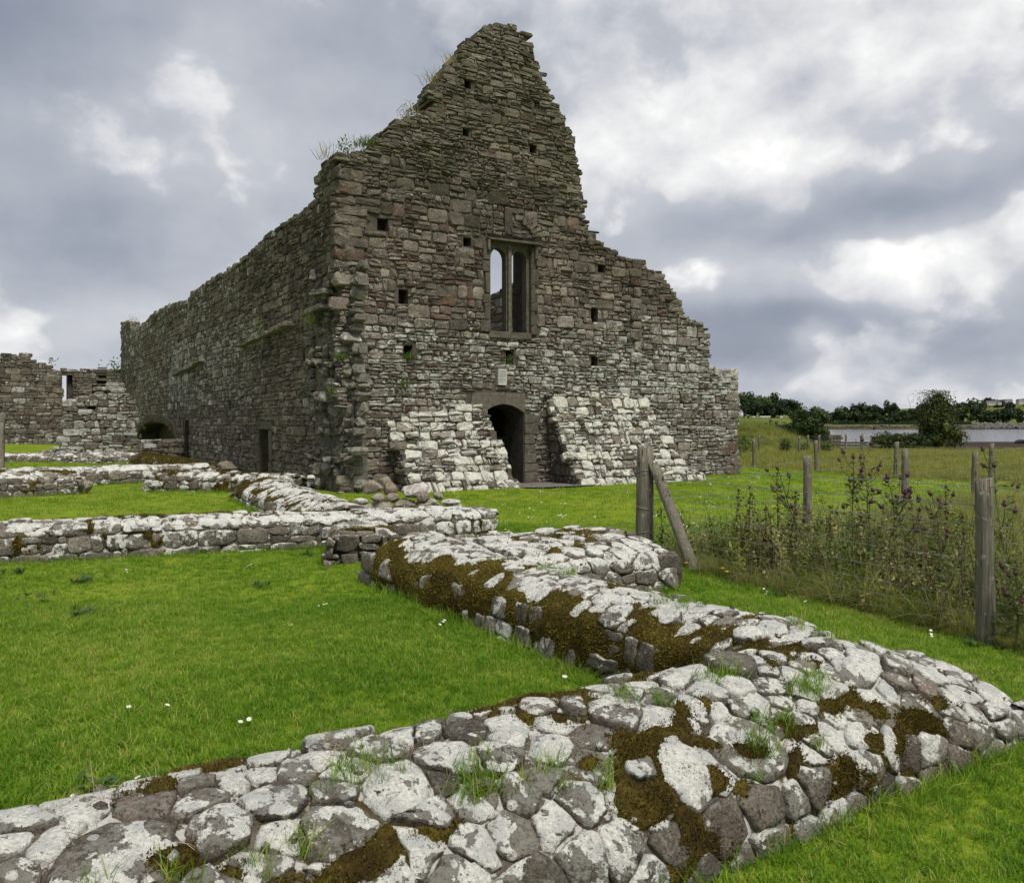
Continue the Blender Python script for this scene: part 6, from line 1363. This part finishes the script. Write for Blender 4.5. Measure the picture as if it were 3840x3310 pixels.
def make_tree(name, label, cat, c, h, rx, rng, mat, lobes=14, n=900, leaf=.5, trunk=.22, group=None, core=True, ry=None, wind=0.0):
    z = float(ground_z(c[0], c[1])); t = thing(name, label, cat, (c[0], c[1], z), group); rz = h * (1 - trunk) / 2; V, F, C = crown_geo(rng, rx, ry or rx, rz * 1.12, lobes, n, leaf); off = np.array((c[0], c[1], z + h * trunk + rz)); V[:, 0] += wind * (V[:, 2] + rz)
    mb = MB(); mb.add(V + off, F)
    if core: Vb, Fb = blob_core(C, rng, rx, ry or rx, rz); Vb[:, 0] += wind * (Vb[:, 2] + rz); mb.add(Vb + off, Fb)
    mb.build('crown', mat, t); mt = MB(); b = np.array((c[0], c[1], z - .1)); V, F = tube([b, b + ZV * h * trunk, b + ZV * (h * .6)], [h * .03, h * .022, h * .008], 7); mt.add(V, F)
    for k in range(5): q = C[k % len(C)][:3] + off; V, F = tube([b + ZV * h * trunk * .9, (b + ZV * h * trunk * .9 + q) / 2 + ZV * .05 * h, q], [h * .013, h * .008, h * .003], 5); mt.add(V, F)
    mt.build('trunk', M_BARK, t); return t
rt = np.random.default_rng(1300)
# hawthorn by the shore, with brambles at its foot
Yd = 49.0; c = at_y(3515, Yd); z = float(ground_z(c[0], c[1])); bush = thing('hawthorn_bush', 'tall dark wind-shaped hawthorn beside the water', 'bush', (c[0], c[1], z))
V, F, C = crown_geo(rt, 1.35, 1.1, 1.75, 28, 6200, .08, ragged=.8); V[:, 0] -= .10 * np.clip(V[:, 2], 0, None); V += np.array((c[0], c[1], z + 1.75)); mb = MB(); mb.add(V, F)
V, F, C2 = crown_geo(rt, 1.75, 1.2, .8, 22, 3600, .075, ragged=.6); mb.add(V + np.array((c[0] + .2, c[1], z + .75)), F); Vb, Fb = blob_core(C, rt, 1.35, 1.1, 1.75, .5); mb.add(Vb + np.array((c[0], c[1], z + 1.65)), Fb); Vb, Fb = blob_core(C2, rt, 1.7, 1.2, .8, .7); mb.add(Vb + np.array((c[0] + .2, c[1], z + .7)), Fb); mb.build('crown', M_LEAF, bush)
mb = MB()
for k in range(26): p = np.array((c[0] + rt.normal(-.15, .5), c[1], z + 2.6)); e = p + np.array((rt.normal(-.25, .12), rt.normal(0, .1), rt.uniform(.5, 1.0))); V, F = tube([p, e], [.012, .004], 4); mb.add(V, F)
V, F = tube([(c[0], c[1], z - .1), (c[0], c[1], z + 1.2), (c[0] - .2, c[1], z + 2.8)], [.12, .08, .03], 7); mb.add(V, F); mb.build('trunk', M_BARK, bush)
V = []; F = []
for k in range(900): p = np.array((c[0] + rt.normal(-.25, .45), c[1] + rt.normal(0, .3), z + rt.uniform(2.7, 3.65))); d = rt.normal(0, 1, 3); d /= np.linalg.norm(d); i = len(V); V += leaf_quad(p, d, rt.normal(0, 1, 3), .10, .045); F.append((i, i + 1, i + 2, i + 3))
obj('twig_leaves', V, F, M_LEAF, bush)['kind'] = 'stuff'
for (px, Yb, w, h, lb) in [(3355, 49.5, 1.5, 1.15, 'bramble thicket between the gate pillar and the hawthorn'), (3430, 48.5, 1.2, 1.0, 'grassy bramble in front of the hawthorn foot')]:
    q = at_y(px, Yb); z = float(ground_z(q[0], q[1])); t = thing('bramble_bush', lb, 'bush', (q[0], q[1], z), 'brambles by the hawthorn'); V, F, C = crown_geo(rt, w, .8, h * .6, 18, 2400, .08, ragged=.7); Vb, Fb = blob_core(C, rt, w, .8, h * .6, .6); mb = MB(); mb.add(V + np.array((q[0], q[1], z + h * .5)), F); mb.add(Vb + np.array((q[0], q[1], z + h * .45)), Fb); mb.build('foliage', M_LEAF, t)
    mb = MB()
    for k in range(6): V, F = tube([(q[0] + rt.normal(0, w * .4), q[1], z - .05), (q[0] + rt.normal(0, w * .5), q[1], z + h * .8)], .012, 4); mb.add(V, F)
    mb.build('stems', M_BARK, t)
c = at_y(3020, 66); make_tree('sycamore_tree', 'small bright green tree on the end of the mound', 'tree', c, 3.5, 1.25, rt, M_SYC, 16, 2600, .12, .12)
c = at_y(3075, 67); make_tree('sycamore_tree', 'low bushy tree drooping towards the kissing gate', 'tree', c, 2.2, .95, rt, M_SYC, 14, 1800, .12, .05)
c = at_y(2960, 68); make_tree('thorn_tree', 'dark thorn bush behind the crest of the mound', 'tree', c, 2.3, 1.1, rt, M_LEAF, 14, 1600, .12, .08)
# hedge line and trees on the rising field behind the church end
TREES = 'trees along the far shore'
for i, (px, top, Yd, w, lb) in enumerate([
        (2735, 1484, 300, 80, 'dark tree partly cut off by the church wall end'), (2790, 1466, 330, 95, 'tall rounded tree just right of the church wall'), (2850, 1478, 335, 95, 'broad tree second from the church wall'), (2905, 1478, 345, 100, 'domed tree in the middle of the field wood'), (2960, 1498, 350, 85, 'lower tree at the right end of the field wood'), (2820, 1508, 315, 70, 'bushy tree at the front of the field wood'), (2880, 1515, 320, 60, 'smaller tree at the front of the field wood'),
        (2985, 1515, 420, 60, 'tree peeping over the small green sycamore'), (3068, 1528, 480, 75, 'wide flat-topped tree right of the sycamore'), (3040, 1545, 470, 60, 'low tree under the flat-topped one'),
        (3115, 1552, 720, 55, 'low far tree left of the shore wood'), (3155, 1530, 590, 60, 'left end tree of the shore wood'), (3195, 1518, 600, 62, 'second tree of the shore wood'), (3240, 1512, 600, 66, 'tall tree above the field gate'), (3285, 1520, 595, 60, 'tree behind the right gate pillar'), (3318, 1510, 620, 52, 'open-crowned tree with sky showing through'), (3350, 1516, 615, 52, 'tree right of the open-crowned one'), (3262, 1545, 580, 50, 'front tree of the shore wood'), (3215, 1548, 585, 46, 'low front tree of the shore wood'), (3385, 1540, 600, 50, 'low round tree left of the hawthorn'), (3425, 1535, 640, 60, 'tree just behind the left of the hawthorn top'), (3460, 1520, 640, 60, 'tree mostly hidden by the hawthorn'), (3640, 1502, 610, 120, 'largest dark tree right of the hawthorn'), (3590, 1545, 650, 60, 'low tree between hawthorn and the largest dark tree'), (3720, 1540, 600, 70, 'low dark tree below the white houses'), (3770, 1535, 605, 75, 'wide low tree near the picture edge'), (3825, 1538, 610, 65, 'tree cut by the right picture edge'), (3690, 1548, 640, 50, 'small tree in the gap under the houses'), (3365, 1558, 575, 46, 'rounded shore bush right of the shore wood'), (3320, 1562, 572, 46, 'rounded shore bush below the open-crowned tree')]):
    c = at_y(px, Yd); z = float(ground_z(c[0], c[1])); h = EYE - (top - HZ) / FPX * Yd - z; make_tree('broadleaf_tree', lb, 'tree', c, max(h, 4), w / 2 / FPX * Yd * rt.uniform(.85, 1.25), rt, M_FARLEAF if rt.random() < .6 else M_FARLEAFB, int(rt.integers(9, 20)), 760, .0021 * Yd, rt.choice([.01, .03, .08]), TREES, ry=w / 2 / FPX * Yd)
for i, (px, top, Yd, w, lb) in enumerate([(3560, 1520, 1500, 60, 'hazy tree on the distant hillside left of the houses'), (3600, 1512, 1650, 50, 'distant hedge tree on the skyline'), (3710, 1492, 1900, 60, 'tree clump on the hilltop above the houses'), (3745, 1500, 1880, 40, 'smaller skyline tree beside the hilltop clump'), (3790, 1508, 1800, 50, 'skyline tree between the two white houses'), (3838, 1500, 1850, 40, 'skyline tree at the right picture edge'), (3660, 1508, 1750, 60, 'hillside tree left of the white houses'), (3130, 1560, 1100, 60, 'distant conifer strip left of the shore wood'), (3100, 1563, 1150, 70, 'grey distant tree line by the sycamore'), (3780, 1530, 1500, 90, 'hedge tree below the white house')]):
    c = at_y(px, Yd); z = float(ground_z(c[0], c[1])); h = max(7, EYE - (top - HZ) / FPX * Yd - z); h = min(h, 26); make_tree('hill_tree', lb, 'tree', c, h, w / 2 / FPX * Yd, rt, M_FARLEAF2, 10, 260, .0022 * Yd, .03, 'trees on the distant hill', ry=10)
HED = []
for k in range(1500):      # dark hedge along the foot of the rising field, reads as one mass
    px = rt.uniform(2700, 3060); Yd = 118 + 18 * (px - 2700) / 360 + rt.normal(0, 1.5); c = at_y(px, Yd); z = float(ground_z(c[0], c[1])); HED.append((c[0], c[1], z + abs(rt.normal(0, .55))))
HED = np.array(HED); HT = [bpy.data.objects.new('hedge_clump', mesh_data('hedge_clump', *crown_geo(np.random.default_rng(1400 + i), .55, .55, .5, 6, 60, .14)[:2], M_FARLEAF)) for i in range(3)]
scatter('hedge_foliage', HED, rots(len(HED), .2), rt.uniform(.7, 1.4, len(HED)), rt.integers(0, 3, len(HED)), HT)
SB = []
for k in range(420): px = rt.uniform(2960, 3640); Yd = rt.uniform(545, 590); c = at_y(px, Yd); SB.append((c[0], c[1], float(ground_z(c[0], c[1])) + .4))
scatter('shore_scrub', np.array(SB), rots(len(SB), .2), rt.uniform(1.5, 4.5, len(SB)), rt.integers(0, 3, len(SB)), HT)
# boulders armouring the far shore at the right
RV = [bpy.data.objects.new('shore_rock', mesh_data('shore_rock', *rock_geo(np.random.default_rng(1450 + i), (1, 1, .75), 1), M_SHORE)) for i in range(3)]
SB = []
for k in range(420): px = rt.uniform(3650, 3860) if k < 260 else rt.uniform(3000, 3660); Yd = rt.uniform(524, 546) if k < 260 else rt.uniform(528, 538); c = at_y(px, Yd); SB.append((c[0], c[1], float(ground_z(c[0], c[1])) + .3))
scatter('shore_boulders', np.array(SB), rots(len(SB), .6), np.where(np.arange(420) < 260, rt.uniform(1.0, 2.4, 420), rt.uniform(.4, 1.2, 420)), rt.integers(0, 3, 420), RV)
rb = at_y(3835, 160); tag(obj('shore_rock', rock_geo(np.random.default_rng(1460), (1.6, 1.2, .8), 2)[0] + np.array((rb[0], rb[1], -2.2)), rock_geo(np.random.default_rng(1460), (1.6, 1.2, .8), 2)[1], M_IRON), 'dark rounded rock at the water edge by the picture edge', 'rock')
# sheep on the far fields
def sheep_parts(rng):
    V, F = rock_geo(rng, (.55, .28, .30), 2, 0); V[:, 2] += .62; W, G_ = rock_geo(rng, (.17, .10, .12), 1, 0); W += np.array((.62, 0, .78)); L = []
    for (x, y) in ((.3, .13), (.3, -.13), (-.32, .13), (-.32, -.13)): L.append(tube([(x, y, 0), (x, y, .45)], .04, 5))
    return (V, F), (W, G_), L
for i, (px, py, Yd, lb) in enumerate([(2826, 1566, 300, 'sheep standing alone at the left of the field flock'), (2853, 1565, 300, 'first sheep of the close field flock'), (2860, 1567, 298, 'second sheep of the close field flock'), (2868, 1566, 302, 'third sheep of the close field flock'), (2876, 1567, 299, 'fourth sheep of the close field flock'), (2884, 1566, 303, 'last sheep of the close field flock'), (2930, 1568, 296, 'sheep apart near the small tree on the rising field'), (3244, 1582, 590, 'sheep seen above the field gate'), (3602, 1568, 640, 'sheep left of the right-hand flock'), (3610, 1576, 625, 'sheep in front of the right-hand flock'), (3622, 1573, 630, 'sheep grazing second in the right-hand flock'), (3635, 1574, 628, 'sheep in the middle of the right-hand flock'), (3662, 1571, 635, 'sheep at the right of the right-hand flock'), (3680, 1570, 640, 'rightmost sheep of the far flock')]):
    c = at_y(px, Yd); z = float(ground_z(c[0], c[1])); r = np.random.default_rng(1500 + i); s = 1.0; (V, F), (W, G_), L = sheep_parts(r); sg = r.choice([-1, 1]); t = thing('sheep', lb, 'sheep', (c[0], c[1], z), 'sheep on the far fields'); M_ = np.array((sg * s, s, s)); off = np.array((c[0], c[1], z)); obj('body', V * M_ + off, F, M_WOOL, t, None, True); obj('head', W * M_ + off, G_, M_WOOL, t, None, True)
    for (lv, lf) in L: obj('leg', lv * M_ + off, lf, M_WOOL, t)
# houses on the distant hill
def house(label, px, py, Yd, w, h, d, rot, mat=M_WHITE, wins=3, chim=True):
    c = at_y(px, Yd); z = float(ground_z(c[0], c[1])); z = max(z, EYE - (py - HZ) / FPX * Yd) - .2; t = thing('house', label, 'house', (c[0], c[1], z), 'houses on the distant hill'); ca, sa = math.cos(rot), math.sin(rot); ax = np.array((ca, sa, 0)); ay = np.array((-sa, ca, 0)); c0 = np.array((c[0], c[1], z))
    V, F = box(c0 + ZV * (h / 2 - 1), w / 2, d / 2, h / 2 + 1, ax, ay); obj('wall', V, F, mat, t); rh = d * .4
    P = [c0 + ax * (w / 2 + .3) * i + ay * (d / 2 + .3) * j + ZV * h for i in (-1, 1) for j in (-1, 1)] + [c0 + ax * (w / 2 + .3) * i + ZV * (h + rh) for i in (-1, 1)]
    ro = obj('roof', np.array(P), [(0, 2, 5, 4), (1, 4, 5, 3), (0, 4, 1), (2, 3, 5), (0, 1, 3, 2)], M_ROOF, t)
    if chim: V, F = box(c0 + ax * w * .35 + ZV * (h + rh + .3), .5, .5, .9, ax, ay); obj('chimney', V, F, mat, ro)
    for k in range(wins):
        V, F = box(c0 + ax * w * ((k + .5) / wins - .5) - ay * (d / 2 + .03) + ZV * h * .5, .9, .04, .8, ax, ay); obj('window', V, F, M_GLASS, t)
house('long white house with dark roof on the hillside', 3718, 1516, 1800, 26, 4, 10, .1, wins=5)
house('white gabled house right of the long one', 3748, 1515, 1790, 9, 5, 7, 1.2, wins=2)
house('pale two-storey house near the right picture edge', 3825, 1512, 1820, 14, 6, 9, .2, wins=4)
house('low white building far left of the hill houses', 3780, 1507, 1950, 18, 3.5, 8, .0, wins=3)
house('grey house with slate roof cut by the picture edge', 3845, 1508, 1900, 14, 5, 9, -.3, wins=3)
house('white roofed shed at the top of the right field', 3800, 1555, 640, 18, 1.4, 6, .05, M_WHITE, 0, False)
